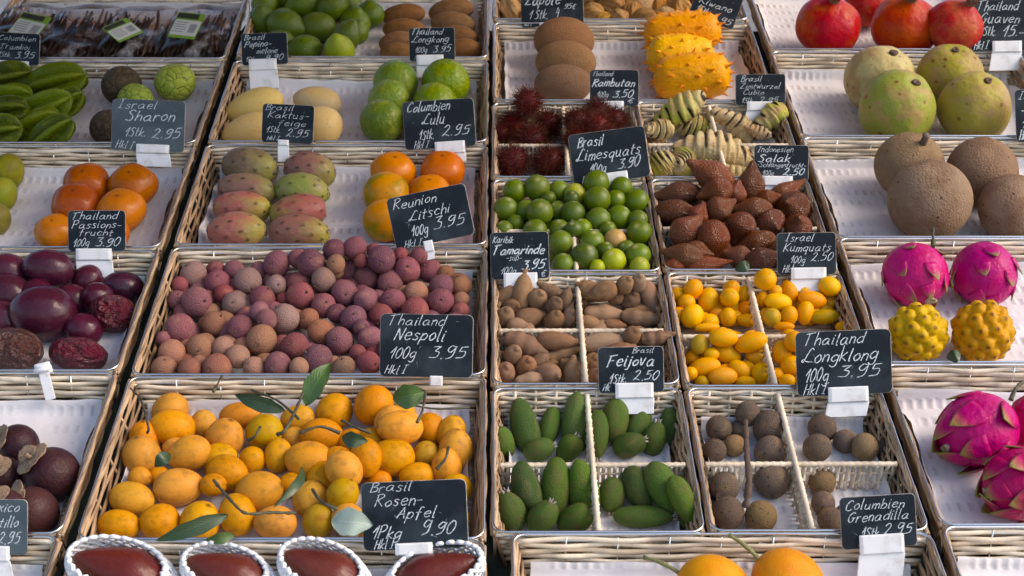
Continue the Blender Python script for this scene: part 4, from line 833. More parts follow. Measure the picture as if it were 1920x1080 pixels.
# cactus figs and blushed persimmons
batch('cactusfig', 'cactus_fig', 'cactus fig', [(468, 314, 54, 38, -8, 5, 'c'), (463, 356, 57, 32, -6, 5, 'b'), (453, 390, 56, 32, -4, 5, 'a'), (443, 433, 57, 36, 2, 5, 'a'), (580, 320, 50, 36, -12, 5, 'b'), (566, 358, 52, 34, -8, 5, 'd'), (560, 398, 55, 34, 188, 5, 'a'), (560, 435, 59, 34, -4, 5, 'b')],
  'B2', 'of the two fig stacks', {'a': ((.34, .125, .108), 'pink'), 'b': ((.27, .135, .100), 'pinkish yellow'), 'c': ((.17, .115, .075), 'dull brown'), 'd': ((.21, .24, .055), 'mostly green')}, 'cactus fig', 'cactus figs stacked in two columns', tol=.72)
batch('persimmong', 'persimmon', 'persimmon', [(738, 322, 43, 43, 80, 40, 'a'), (830, 320, 43, 43, 90, 40, 'a'), (725, 366, 45, 45, 60, 30, 'b'), (722, 413, 42, 42, 90, 30, 'b'), (806, 364, 42, 42, 90, 40, 'a'), (795, 420, 42, 42, 90, 40, 'a')],
  'B2', 'behind the lychee card', {'a': ((.58, .165, .005), 'deep orange', 'persimmon'), 'b': ((.58, .22, .006), 'green blotched orange')}, 'persimmon', 'greenish orange persimmons')
# physalis
ph = [(958, 20, 30, 19, 110), (965, -8, 26, 18, 60), (995, 30, 24, 17, 40), (1030, 25, 24, 17, 150), (1110, 26, 22, 17, 170), (1105, 4, 24, 18, 200), (1128, -10, 26, 20, 100), (1150, 12, 28, 21, -40), (1136, 38, 20, 13, 30), (1163, 36, 20, 14, -60), (1176, 6, 24, 18, 60), (1184, 28, 24, 17, 250), (1203, 12, 25, 18, 40), (1206, 34, 23, 16, 190), (1230, 8, 26, 18, 80), (1245, 30, 22, 16, 20), (1262, 2, 25, 19, 150), (1278, 18, 25, 18, 100), (1285, 36, 20, 14, 20), (1210, -12, 24, 18, 60), (1318, 10, 26, 18, 120), (1330, 30, 22, 16, 40), (1350, 8, 24, 17, 80)]
batch('physalis', 'physalis', 'physalis husk', [(x, y, a * 1.12, b * 1.2, d, rnd.uniform(-15, 15), 'abc'[k % 3]) for k, (x, y, a, b, d) in enumerate(ph)], 'C0', 'of the physalis heap', {'a': ((.50, .34, .17), 'papery tan'), 'b': ((.40, .25, .13), 'brownish'), 'c': ((.52, .30, .10), 'golden')}, 'physalis', 'papery physalis in the back basket', tol=.70, fill=1)
# sapotes and kiwanos
batch('mamey', 'brown_sapote', 'sapote', [(1057, 76, 57, 44, 178, 10, 'a'), (1061, 117, 57, 41, -4, 10, 'a'), (1056, 158, 55, 38, 0, 10, 'b')], 'C1', 'of the stacked column behind the rambutans', {'a': ((.30, .165, .08), 'rough brown'), 'b': ((.27, .17, .10), 'greyish brown')}, 'sapote', 'brown sapotes stacked in a column', tol=.66, rowtol=.9)
batch('kiwano', 'kiwano', 'kiwano', [(1279, 62, 70, 41, 3, 5, 'b'), (1276, 106, 62, 41, 177, 5, 'a'), (1297, 143, 70, 44, 2, 5, 'a')], 'C1', 'of the spiky stack', {'a': ((.76, .38, .004), 'bright yellow horned'), 'b': ((.72, .27, .004), 'orange horned')}, 'kiwano', 'spiky kiwanos in a stack', tol=.66, rowtol=.9)
# rambutans
batch('rambutan', 'rambutan', 'rambutan', [(989, 191, 33, 33, 90, 20, 'a'), (963, 236, 35, 34, 60, 30, 'b'), (1026, 234, 34, 33, 100, 20, 'a'), (938, 252, 28, 25, 60, 30, 'a'), (996, 264, 38, 36, 40, 40, 'c'), (962, 303, 38, 37, 90, 30, 'a'), (1030, 303, 36, 37, 90, 30, 'a'),
  (1120, 214, 35, 34, 80, 30, 'c'), (1082, 228, 32, 33, 80, 30, 'a'), (1120, 240, 36, 34, 80, 30, 'b'), (1150, 226, 32, 33, 80, 30, 'a'), (1080, 262, 32, 32, 80, 30, 'a'), (1145, 262, 32, 32, 80, 30, 'a')],
  'C2', 'of the hairy heaps', {'a': ((.080, .011, .010), 'dark red hairy'), 'b': ((.18, .016, .013), 'brighter red hairy'), 'c': ((.060, .010, .013), 'purplish black hairy')}, 'rambutan', 'hairy rambutans', tol=.72)
# banded roots
batch('cubio', 'banded_root', 'root', [(1272, 206, 55, 28, 28, 5, 'g', 0), (1236, 243, 28, 22, 190, 20, 'w', 2), (1300, 238, 42, 24, 168, 10, 'g', 1), (1374, 230, 48, 28, 150, 10, 'w', 3), (1443, 222, 40, 26, 215, 5, 'g', 2), (1338, 283, 76, 35, 172, 5, 'w', 1), (1420, 246, 27, 12, -20, 5, 't', 0), (1276, 305, 32, 34, 200, 62, 'g', 3), (1238, 309, 29, 26, 40, 10, 'g', 0), (1330, 315, 36, 18, 0, 5, 'g', 1), (1385, 323, 32, 16, 0, 5, 'w', 2), (1222, 268, 27, 11, 5, 5, 't', 0)],
  'C2r', 'of the cinnamon roots', {'g': ((.38, .37, .065), 'yellow green dark banded'), 'w': ((.50, .40, .20), 'cream dark banded'), 't': ((.36, .22, .11), 'thin brown')}, 'root', 'banded cinnamon roots', tol=.7)
# limequats
lq = [(965, 358, 21), (1007, 352, 23), (1048, 357, 18), (1079, 365, 20, 'y'), (1118, 343, 23), (1165, 352, 20), (948, 393, 22), (1120, 374, 24), (1154, 376, 19), (1194, 379, 23), (986, 396, 20), (1012, 398, 24), (1046, 395, 18), (1074, 400, 22, 'd'), (1122, 413, 23), (1161, 408, 22), (1196, 413, 18), (1003, 434, 22), (1048, 431, 19), (1051, 455, 22), (1092, 429, 18), (1199, 437, 23), (1111, 455, 22), (1153, 450, 20, 'b'), (1096, 482, 25, 'd'), (1175, 467, 16), (1151, 489, 22, 'y'), (1197, 479, 22), (1055, 496, 20), (1120, 501, 14, 'y'), (1199, 500, 18, 'y'), (945, 430, 16), (966, 418, 15), (1140, 430, 15), (1072, 372, 14, 'd'), (1028, 372, 14, 'd'), (1076, 430, 16, 'd'), (1135, 470, 16, 'd')]
batch('limequat', 'limequat', 'limequat', R([(t[0], t[1], t[2] * 1.08) + t[3:] for t in lq], 90, 30), 'C3', 'of the limequat heap', {'a': ((.120, .175, .010), 'mid green'), 'y': ((.31, .34, .018), 'yellow green'), 'd': ((.070, .110, .010), 'dark green'), 'b': ((.40, .27, .10), 'browned')}, 'limequat', 'limequats heaped in the basket', tol=.84, fill=1, lift=.032)
# salak
sk = [(1271, 364, 50, 24, 183), (1336, 330, 54, 30, 150), (1343, 358, 37, 27, 200), (1407, 346, 43, 28, 86), (1470, 363, 45, 21, 33), (1440, 372, 28, 18, 10), (1272, 398, 50, 24, -8), (1350, 391, 32, 26, 30), (1412, 393, 43, 24, 176), (1486, 389, 32, 33, 150), (1288, 433, 39, 32, 50), (1338, 450, 43, 32, -88), (1388, 427, 35, 30, -110), (1447, 419, 27, 28, -60), (1496, 424, 28, 27, 100), (1282, 478, 43, 23, 170), (1323, 496, 48, 17, 5), (1416, 456, 45, 22, 200), (1429, 487, 37, 26, 20), (1384, 481, 30, 23, 160), (1310, 470, 28, 18, -20), (1470, 470, 37, 23, 20), (1310, 402, 24, 21, 60), (1380, 362, 24, 21, 80), (1500, 462, 30, 23, 20), (1262, 498, 28, 16, 190)]
batch('salak', 'salak', 'salak', [(x, y, a, b, d, 62 if abs(a - b) < 3 else rnd.uniform(-8, 14), 'ab'[(k * 7) % 3 == 0]) for k, (x, y, a, b, d) in enumerate(sk)], 'C3r', 'of the salak heap', {'a': ((.165, .048, .016), 'scaly red brown'), 'b': ((.115, .037, .014), 'scaly dark brown')}, 'salak', 'scaly salaks heaped in the basket', tol=.76, fill=1, lift=.034)
# tamarind
tm = [(980, 548, 36, 19, 83, 'a', 0), (946, 556, 27, 17, 215, 'a', 3), (1008, 560, 20, 19, 60, 'a', 3), (1036, 548, 28, 15, 150, 'd', 1), (947, 593, 20, 19, 60, 'a', 3), (991, 596, 28, 19, 10, 'a', 0), (1040, 573, 19, 17, 60, 'd', 3), (1040, 600, 21, 19, 60, 'a', 3), (1066, 594, 22, 13, 75, 'l', 0), (1060, 563, 22, 14, 75, 'd', 0), (1018, 584, 15, 13, 60, 'd', 3), (968, 609, 18, 14, 0, 'l', 0), (960, 575, 18, 15, 0, 'd', 0),
  (1105, 545, 24, 19, 150, 'd', 0), (1132, 546, 26, 19, 200, 'd', 0), (1172, 533, 19, 17, 60, 'a', 3), (1197, 529, 19, 16, 80, 'l', 3), (1184, 562, 21, 20, 60, 'd', 3), (1218, 555, 30, 17, -70, 'a', 0), (1155, 556, 17, 16, 60, 'a', 3), (1133, 588, 38, 18, -4, 'l', 1), (1204, 597, 42, 17, -6, 'a', 2), (1106, 606, 19, 15, 150, 'a', 3), (1092, 570, 16, 16, 60, 'd', 3), (1150, 610, 20, 12, 0, 'd', 0),
  (981, 645, 40, 22, -22, 'a', 2), (1042, 639, 38, 18, -4, 'a', 0), (1046, 668, 46, 15, 25, 'a', 2), (962, 664, 20, 18, 60, 'a', 3), (987, 686, 21, 20, 60, 'a', 3), (947, 698, 20, 20, 60, 'd', 3), (1031, 701, 24, 20, -10, 'a', 3), (1075, 698, 26, 19, 90, 'a', 0), (996, 711, 32, 14, 8, 'l', 1), (940, 672, 16, 14, 60, 'd', 3), (1012, 676, 18, 14, 30, 'd', 3),
  (1130, 642, 42, 18, 8, 'l', 0), (1185, 629, 19, 18, 60, 'a', 3), (1230, 634, 30, 16, 10, 'd', 2), (1112, 681, 20, 20, 60, 'a', 3), (1115, 707, 20, 17, 60, 'd', 3), (1250, 677, 21, 20, 60, 'a', 3), (1160, 660, 28, 18, 20, 'd', 0), (1200, 670, 30, 19, -20, 'a', 0), (1180, 700, 28, 18, 30, 'a', 3), (1228, 706, 24, 16, 10, 'a', 0)]
batch('tamarind', 'tamarind_pod', 'pod', [(x, y, a, b, d, rnd.uniform(-10, 20) if a > b * 1.25 else 50, c, v) for x, y, a, b, d, c, v in tm], 'C4', 'of the tamarind basket', {'a': ((.25, .148, .085), 'brown'), 'd': ((.19, .108, .066), 'dark brown'), 'l': ((.33, .225, .145), 'pale dusty')}, 'tamarind', 'tamarind pods in four compartments', tol=.78, comp=halves('C4', 612), fill=1, lift=.010)
# kumquats
kq = [(1300, 542, 20, 18, 60), (1272, 553, 15, 15, 60), (1287, 568, 18, 17, 60), (1329, 564, 26, 20, 88), (1372, 541, 17, 16, 40), (1368, 558, 19, 18, 60), (1394, 553, 18, 14, 80), (1298, 593, 24, 21, 60), (1398, 579, 16, 16, 60), (1365, 595, 19, 16, 88), (1331, 603, 18, 15, 0), (1404, 601, 23, 13, -4), (1345, 590, 15, 14, 0), (1272, 590, 16, 15, 60), (1326, 614, 24, 9, 5),
  (1435, 524, 22, 21, 60), (1481, 546, 23, 15, 110), (1507, 548, 15, 13, 60), (1555, 537, 22, 19, 160), (1459, 566, 27, 17, -8), (1523, 562, 28, 17, -10), (1510, 586, 24, 16, 80), (1547, 594, 29, 15, 4, 'g'), (1447, 595, 19, 18, 100, 'g'), (1479, 592, 20, 17, 80), (1554, 568, 15, 14, 60), (1430, 562, 16, 14, 60), (1455, 546, 14, 12, 0), (1470, 612, 20, 9, 0), (1584, 613, 18, 12, 0),
  (1312, 646, 20, 17, 75, 'g'), (1356, 633, 28, 18, 0), (1408, 642, 32, 19, 18), (1363, 664, 27, 18, -20), (1322, 689, 30, 19, 10), (1422, 669, 25, 18, -10), (1355, 706, 28, 18, 2), (1387, 694, 24, 17, -35), (1429, 700, 21, 21, 60), (1316, 716, 14, 12, 0, 'g'), (1298, 672, 16, 15, 60), (1334, 664, 15, 13, 0), (1398, 716, 20, 11, 0), (1295, 700, 14, 13, 0),
  (1490, 640, 20, 20, 60), (1466, 662, 24, 18, 90), (1484, 687, 20, 21, 60), (1512, 662, 20, 18, 0), (1535, 690, 22, 18, 20), (1560, 660, 22, 18, 40), (1510, 712, 20, 14, 0), (1590, 690, 22, 18, 0), (1600, 655, 20, 17, 10), (1565, 712, 20, 15, 0), (1476, 714, 16, 13, 0)]
batch('kumquat', 'kumquat', 'kumquat', [(k[0], k[1], k[2], k[3], k[4], 55 if k[2] - k[3] < 2 else rnd.uniform(-10, 12), k[5] if len(k) > 5 else 'ab'[(i * 5) % 4 == 0]) for i, k in enumerate(kq)], 'C4r', 'of the kumquat basket', {'a': ((.78, .40, .004), 'yellow'), 'b': ((.74, .30, .004), 'deep orange'), 'g': ((.46, .30, .010), 'greenish')}, 'kumquat', 'kumquats in four compartments', tol=.80, comp=halves('C4r', 618), fill=1, lift=.010)
# feijoas
fj = [(943, 832, 36, 22, 100), (1010, 844, 32, 22, 20), (1066, 842, 32, 22, 60), (984, 800, 57, 27, 283), (1031, 800, 42, 20, 255), (1081, 794, 60, 28, 268), (1122, 812, 47, 20, 270), (1179, 834, 34, 24, 20), (1227, 823, 34, 22, 80), (1153, 788, 45, 26, 262), (1198, 794, 42, 23, 255), (1256, 800, 38, 22, 265),
  (958, 960, 42, 28, 105), (1017, 970, 38, 28, 60), (1078, 974, 38, 27, 30), (987, 914, 51, 28, 285), (1043, 914, 59, 27, 268), (1094, 917, 57, 29, 282), (1148, 927, 35, 26, 265), (1195, 914, 45, 27, 290), (1279, 934, 49, 23, 295), (1243, 914, 56, 30, 295), (1205, 968, 58, 21, 0), (1288, 965, 34, 19, 280)]
batch('feijoa', 'feijoa', 'feijoa', [(x, y, a, b, d, rnd.uniform(6, 24), 'ab'[(i * 3) % 4 == 1]) for i, (x, y, a, b, d) in enumerate(fj)], 'C5', 'of the feijoa basket', {'a': ((.072, .125, .022), 'matte green'), 'b': ((.046, .085, .018), 'darker green')}, 'feijoa', 'feijoas in four compartments', tol=.76, comp=halves('C5', 862))
# longkong
lk = [(1402, 776, 24), (1348, 803, 25), (1443, 802, 33), (1377, 835, 21, 'y'), (1340, 845, 23), (1445, 848, 31), (1384, 806, 18), (1447, 900, 34), (1358, 913, 29), (1365, 962, 32), (1427, 968, 31, 'y'), (1542, 803, 27), (1585, 827, 23), (1533, 840, 27), (1622, 838, 26, 'y'), (1653, 842, 18), (1542, 903, 26, 'y'), (1543, 943, 23), (1557, 974, 25), (1590, 965, 24)]
batch('longkong', 'longkong', 'longkong', R(lk, 90, 40), 'C5r', 'of the longkong basket', {'a': ((.145, .105, .080), 'dusky grey brown'), 'y': ((.27, .185, .095), 'patchy yellow brown')}, 'longkong', 'longkong in four compartments', tol=.84)
# passion fruit
batch('passion', 'passion_fruit', 'passion fruit', [(90, 503, 48, 36, 170, 10, 'a'), (18, 508, 38, 32, 150, 20, 'a'), (166, 526, 32, 30, 60, 20, 'a'), (232, 538, 39, 30, 165, 20, 'b'), (20, 552, 42, 38, 150, 20, 'a'), (136, 562, 36, 30, 160, 10, 'a'), (80, 586, 62, 52, 172, 10, 'a'), (213, 588, 45, 37, 170, 10, 'r'), (156, 618, 36, 32, 150, 10, 'a'), (6, 600, 40, 36, 150, 10, 'a'), (24, 656, 56, 42, 175, 5, 'w'), (147, 664, 55, 33, 170, 5, 'r')],
  'A3', 'of the passion fruit heap', {'a': ((.058, .010, .024), 'smooth purple'), 'b': ((.030, .010, .020), 'smooth dark violet'), 'r': ((.12, .008, .025), 'wrinkled crimson', 'passionw'), 'w': ((.075, .030, .022), 'wrinkled brown', 'passionw')}, 'passion fruit', 'purple passion fruit', tol=.8, fill=1)
# lychees (coordinates in a crop of the photograph)
ly = [(365, 205, 70), (485, 180, 48), (580, 190, 55), (800, 155, 72), (915, 125, 52), (985, 145, 74), (1105, 85, 62), (1215, 70, 63), (1310, 85, 42), (1350, 130, 73), (1450, 108, 42), (1545, 112, 46), (1600, 190, 63), (1688, 205, 46), (1765, 265, 56), (1660, 270, 66), (1485, 180, 69), (1275, 225, 66), (1245, 135, 38), (1110, 155, 52), (1180, 190, 63), (1045, 238, 66), (920, 252, 62), (800, 265, 56), (655, 245, 72), (715, 185, 48), (495, 250, 66), (530, 310, 52), (390, 355, 80), (580, 360, 63), (730, 332, 71), (838, 335, 40), (930, 320, 73), (1050, 368, 66), (1155, 305, 69), (1270, 340, 66), (1395, 250, 66), (1410, 345, 66), (1525, 305, 66), (1660, 350, 71), (1765, 345, 48), (1525, 400, 72), (1350, 425, 62), (1765, 400, 48), (300, 490, 80), (480, 465, 66), (615, 490, 73), (750, 445, 56), (845, 435, 80), (965, 440, 57), (1120, 412, 52), (1207, 435, 71), (1290, 540, 66), (1030, 510, 66), (1130, 555, 73), (720, 550, 80), (895, 580, 73), (255, 620, 71), (400, 595, 71), (525, 590, 62), (600, 640, 63), (685, 690, 58), (805, 682, 70), (1010, 650, 80), (920, 690, 50), (1150, 690, 62), (1285, 670, 62), (215, 698, 66), (345, 702, 60), (490, 692, 75), (395, 670, 46), (1225, 615, 44), (300, 262, 42), (285, 340, 50), (215, 540, 38), (1245, 485, 46), (1440, 500, 66), (1580, 500, 66), (1720, 480, 60), (1400, 600, 66), (1540, 610, 66), (1690, 600, 66), (1780, 560, 50), (1420, 690, 60), (1580, 690, 60), (1740, 690, 60)]
red = {(485, 180), (530, 310), (1245, 135), (1310, 85), (1525, 400), (1350, 425), (1450, 108), (895, 580), (1285, 670), (1225, 615), (838, 335), (930, 320), (920, 252), (1765, 400), (300, 262)}
orange = {(1110, 155), (1525, 305), (965, 440), (1030, 510), (1765, 345), (1765, 265), (720, 550), (480, 465), (1688, 205)}
gray = {(580, 360), (1045, 238), (365, 205), (845, 435), (800, 265), (655, 245)}
items = []
for x, y, r in ly:
    tan = y > 560 and x < 780 or (x, y) in {(920, 690), (1150, 690)}
    c = 'r' if (x, y) in red else 'o' if (x, y) in orange else 'g' if (x, y) in gray else ('t' if tan and (x + y) % 3 else 'k' if tan else ('p' if (x * 3 + y) % 4 else 'v'))
    q = r * .359375; items.append((230 + x * .359375, 440 + y * .359375, q * 1.02, q, rnd.uniform(0, 360), rnd.uniform(20, 80), c))
batch('lychee', 'lychee', 'lychee', items, 'B3', 'of the lychee heap', {'p': ((.235, .095, .110), 'dusky pink'), 'v': ((.175, .074, .096), 'purplish'), 'r': ((.28, .095, .095), 'reddish'), 'o': ((.33, .165, .100), 'orange tinged'), 'g': ((.30, .200, .175), 'greyish brown'), 't': ((.35, .195, .130), 'sandy tan'), 'k': ((.245, .125, .085), 'brown')}, 'lychee', 'lychees heaped in the basket', tol=.84, fill=1, lift=.018, rowtol=1.4)
# plum mangoes
pm = [(440, 220, 84, 75, 30), (450, 300, 102, 83, 168), (595, 280, 62, 60, 100), (310, 430, 94, 86, 100), (530, 420, 102, 79, 20), (695, 345, 90, 86, 70), (765, 245, 96, 60, 5), (875, 320, 84, 80, 200, 'g'), (705, 510, 98, 82, -12), (820, 450, 62, 60, 60), (480, 575, 113, 85, 5), (265, 630, 103, 76, -10), (205, 752, 99, 72, 0), (395, 737, 91, 83, 0), (580, 730, 92, 90, 60), (850, 595, 110, 90, 18), (940, 430, 80, 62, 85), (1085, 455, 113, 90, -12), (1140, 335, 97, 76, 0), (1200, 225, 83, 80, 60), (1030, 260, 79, 62, 10), (1380, 197, 93, 85, 60), (1450, 268, 75, 62, 60), (1502, 300, 106, 77, -6), (1640, 310, 77, 70, 100), (1460, 440, 107, 85, 5), (1245, 495, 90, 82, 130), (1345, 440, 90, 70, 95), (1620, 425, 64, 62, 60, 'g'), (1760, 405, 98, 78, 85), (1580, 522, 82, 60, 5), (1090, 628, 86, 80, 60), (1240, 605, 76, 72, 60, 'g'), (1125, 735, 79, 73, 80, 'g'), (925, 740, 99, 78, 0), (750, 700, 96, 82, 110), (1400, 545, 62, 50, 0), (1760, 582, 74, 68, 0), (1275, 365, 62, 58, 0), (640, 565, 60, 52, 0), (462, 395, 55, 48, 0), (1000, 560, 60, 52, 0), (392, 525, 52, 48, 0), (1015, 345, 54, 48, 0), (1420, 650, 90, 80, 0), (1600, 640, 90, 80, 0), (1740, 720, 80, 76, 0), (1260, 720, 74, 70, 0), (1480, 740, 80, 72, 0)]
batch('plum', 'plum_mango', 'plum mango', [(140 + k[0] * .40625, 680 + k[1] * .40625, k[2] * .424, k[3] * .424, k[4] + rnd.choice((0, 180)), rnd.uniform(-15, 25), k[5] if len(k) > 5 else 'ab'[(i * 5) % 3 == 0]) for i, k in enumerate(pm)], 'B4', 'of the plum mango heap', {'a': ((.62, .285, .026), 'yellow orange'), 'b': ((.60, .245, .022), 'warm orange'), 'g': ((.46, .29, .03), 'greenish yellow')}, 'plum mango', 'yellow plum mangoes', tol=.80, fill=1, rowtol=1.1)
# mangosteens
batch('mangosteen', 'mangosteen', 'mangosteen', [(34, 836, 40, 40, 140, 42, 'a'), (8, 894, 40, 38, 90, 55, 'a'), (98, 890, 54, 52, 128, 38, 'a'), (62, 960, 50, 47, 130, 35, 'b'), (8, 960, 44, 42, 100, 40, 'a')], 'A4', 'of the dark calyxed group', {'a': ((.030, .012, .020), 'dark purple'), 'b': ((.050, .020, .020), 'brownish purple')}, 'mangosteen', 'mangosteens with dry calyxes', tol=.74)
# pomegranates, guavas, large sapotes, dragon fruit
batch('pomegranate', 'pomegranate', 'pomegranate', [(1628, 8, 46, 46, 90, 50, 'a'), (1552, 49, 60, 62, 84, 46, 'a'), (1696, 49, 62, 64, 88, 46, 'b'), (1794, 50, 56, 58, 70, 44, 'a'), (1875, 49, 58, 60, 90, 40, 'b')], 'D0', 'of the pomegranates', {'a': ((.40, .015, .022), 'glossy crimson'), 'b': ((.42, .062, .030), 'orange red')}, 'pomegranate', 'pomegranates')
batch('guava', 'guava', 'guava', [(1648, 148, 66, 64, 70, 42, 'c'), (1778, 145, 64, 62, 90, 42, 'b'), (1681, 204, 73, 70, 60, 46, 'a'), (1827, 203, 69, 66, 75, 44, 'b')], 'D1', 'of the four big guavas', {'a': ((.27, .29, .055), 'bright green'), 'b': ((.34, .29, .055), 'olive yellow'), 'c': ((.47, .39, .17), 'pale cream green')}, 'guava', 'big guavas')
M_bs = fruit('round_sapote_skin', (.20, .125, .075), 1.3, .42, .68, .75, ('n', 18, .4), val=.05, spec=.25, spots=((.09, .055, .035), 3.2, .06))
def mk_bs(i):
    v, f = S(36, 26); d = 1 + lump(v, .022, 2.5, i + 21) - .05 * np.exp(-((1 - v[:, 2]) / .03) ** 2); w2 = radial(v, d); w2[:, 2] *= .92; return from_v(w2, f, M_bs, 'round_sapote')
kind('rsapote', mk_bs, 3)
ms = MB().tube([(0, 0, .80), (.0, .01, .98), (.02, .03, 1.13), (.03, .05, 1.22)], [.13, .10, .095, .11], 12).mesh('stem', plain('dry_stem', (.10, .07, .05), .8, c2=(.18, .13, .10), sc=30))
CH['rsapote'] = []
bs = batch('rsapote', 'round_sapote', 'sapote', [(1704, 310, 66, 66, 70, 48, 'a'), (1742, 376, 81, 78, 88, 40, 'b'), (1840, 322, 67, 66, 80, 55, 'a'), (1899, 390, 66, 66, 60, 60, 'b')], 'D2', 'of the four big brown fruits', {'a': ((.27, .18, .11), 'rough brown'), 'b': ((.30, .21, .14), 'rough tan brown')}, 'sapote', 'big round sapotes')
for o, p, r in bs:
    if o['label'].startswith('rough tan brown sapote, first') or o['label'].startswith('rough brown sapote, first'): obj('stem', ms, o)
batch('dragon', 'dragon_fruit', 'dragon fruit', [(1716, 516, 64, 60, -70, 42, 'a', 0), (1846, 514, 62, 60, -80, 20, 'b', 1)], 'D3', 'above the yellow pitayas', {'a': ((.50, .006, .17), 'magenta'), 'b': ((.42, .005, .17), 'deep magenta')}, 'dragon fruit', 'pink dragon fruits')
batch('yellowp', 'yellow_pitaya', 'pitaya', [(1721, 624, 58, 56, 100, 15, 'a'), (1842, 622, 62, 58, 80, 15, 'b')], 'D3', 'below the pink dragon fruits', {'a': ((.62, .36, .008), 'knobbly yellow'), 'b': ((.58, .29, .006), 'knobbly deep yellow')}, 'yellow pitaya', 'knobbly yellow pitayas')
batch('dragon', 'dragon_fruit', 'dragon fruit', [(1836, 806, 78, 70, 205, 10, 'a', 2), (1945, 800, 66, 60, 20, 10, 'b', 2), (1915, 906, 72, 66, 200, 10, 'b', 3)], 'D4', 'in the basket by the longkong', {'a': ((.46, .007, .14), 'flapped magenta'), 'b': ((.40, .006, .09), 'flapped crimson')}, 'dragon fruit', 'large flapped dragon fruits')
# granadillas on stems
gs = batch('granadilla', 'granadilla', 'granadilla', [(1338, 1106, 74, 64, 150, 10, 'a'), (1478, 1096, 74, 66, 140, 10, 'a')], 'C6', 'in the basket below the longkong', {'a': ((.70, .26, .004), 'speckled orange')}, 'granadilla', 'granadillas')
M_gst = plain('green_stem', (.22, .25, .06), .6, c2=(.10, .06, .05), sc=45, lo=.45, hi=.6)
for (o, p, r), (tx, ty) in zip(sorted(gs, key=lambda g: g[1][0]), ((1207, 1046), (1366, 1004))):
    e, _ = at_v(tx, ty, uvw(p)[1] + .045); a = p + nrm(e - p) * r * .9; Mi = np.array(o.matrix_basis.inverted()); L = lambda q: (Mi @ np.append(q, 1))[:3]
    P = [L(a + (e - a) * t + SW * .006 * math.sin(3 * t)) for t in np.linspace(0, 1, 9)]
    obj('stem', MB().tube(P, np.array([.085, .07, .062, .058, .075, .066, .055, .05, .075]), 10).mesh('stem', M_gst), o)

# ------------------------------------------------------------------ leaves, twigs and the longkong stalk
def leaf_mat(nm, c, c2):
    m, n, b = newmat(nm); uv = nd(n, 'UVMap'); s = nd(n, 'SeparateXYZ'); n.links.new(uv.outputs[0], s.inputs[0])
    ab = nd(n, 'Math', operation='ABSOLUTE'); n.links.new(s.outputs[0], ab.inputs[0]); sl_ = nd(n, 'Math', operation='MULTIPLY_ADD'); n.links.new(ab.outputs[0], sl_.inputs[0]); sl_.inputs[1].default_value = -.35; n.links.new(s.outputs[1], sl_.inputs[2])
    q = nd(n, 'Math', operation='MULTIPLY'); n.links.new(sl_.outputs[0], q.inputs[0]); q.inputs[1].default_value = 62; si = nd(n, 'Math', operation='SINE'); n.links.new(q.outputs[0], si.inputs[0])
    v1_ = ramp(n, .72, 1.0); n.links.new(si.outputs[0], v1_.inputs[0]); v2_ = ramp(n, .07, .02); n.links.new(ab.outputs[0], v2_.inputs[0])
    mx = nd(n, 'Math', operation='MAXIMUM'); n.links.new(v1_.outputs[0], mx.inputs[0]); n.links.new(v2_.outputs[0], mx.inputs[1]); hf = nd(n, 'Math', operation='MULTIPLY'); n.links.new(mx.outputs[0], hf.inputs[0]); hf.inputs[1].default_value = .55
    n.links.new(mix(n, hf.outputs[0], c, c2), b.inputs['Base Color']); b.inputs['Roughness'].default_value = .34
    bp = nd(n, 'Bump', Strength=.3, Distance=.002); n.links.new(mx.outputs[0], bp.inputs['Height']); n.links.new(bp.outputs[0], b.inputs['Normal']); return m
M_leaf = leaf_mat('dark_leaf', (.022, .052, .016), (.050, .095, .032)); M_leafp = leaf_mat('pale_leaf', (.055, .115, .020), (.10, .17, .045)); M_leafu = leaf_mat('leaf_underside', (.30, .38, .32), (.42, .48, .42))
def leaf(x0, y0, x1, y1, wpx, h0, h1, m, label, turn=0.0, arch=.012):
    a, ta = at_w(x0, y0, h0); b, _ = at_w(x1, y1, h1); D = b - a; L = np.linalg.norm(D); D /= L; vw = -CF
    sd = nrm(np.cross(D, vw)); up = np.cross(sd, D); c, s = math.cos(turn), math.sin(turn); sd, up = sd * c + up * s, up * c - sd * s
    wd = wpx * .86 * ta / FPX; nA, nB = 22, 9; V = []; UV = []
    for th in (0, 1):
        for i in range(nA):
            t = i / (nA - 1)
            for j in range(nB):
                q = (j / (nB - 1) - .5) * 2; ww = wd * (math.sin(math.pi * t ** .85) ** .8 + .02) * (1 + .05 * math.sin(t * 19 + j)); V.append(a + D * L * t + sd * ww * q + up * (arch * math.sin(math.pi * t) + .18 * wd * abs(q) ** 1.5 + .03 * wd * math.sin(t * 14 + q * 2) - .0006 * th)); UV.append((q, t))
    n = nA * nB; f = [(i * nB + j, i * nB + j + 1, (i + 1) * nB + j + 1, (i + 1) * nB + j) for i in range(nA - 1) for j in range(nB - 1)]
    V = np.array(V); o0 = V.mean(0); mb = MB(); mb.add(V - o0, f + [tuple(n + k for k in reversed(q4)) for q4 in f]); me = mb.mesh('mango_leaf', m); ul = me.uv_layers.new(name='UVMap')
    idx = np.zeros(len(me.loops), int); me.loops.foreach_get('vertex_index', idx); ul.data.foreach_set('uv', np.array(UV, np.float32)[idx].ravel())
    obj('mango_leaf', me, None, Matrix.Translation(o0), label, 'leaf', 'leaves among the plum mangoes')
leaf(535, 770, 441, 740, 17, .085, .10, M_leaf, 'dark leaf with its tip towards the empty paper behind the mangoes')
leaf(573, 762, 621, 681, 24, .11, .15, M_leafp, 'upright bright green leaf standing over the mangoes and lychee rim', turn=.3)
leaf(737, 748, 800, 735, 26, .09, .10, M_leafp, 'broad green leaf beside the topmost plum mango')
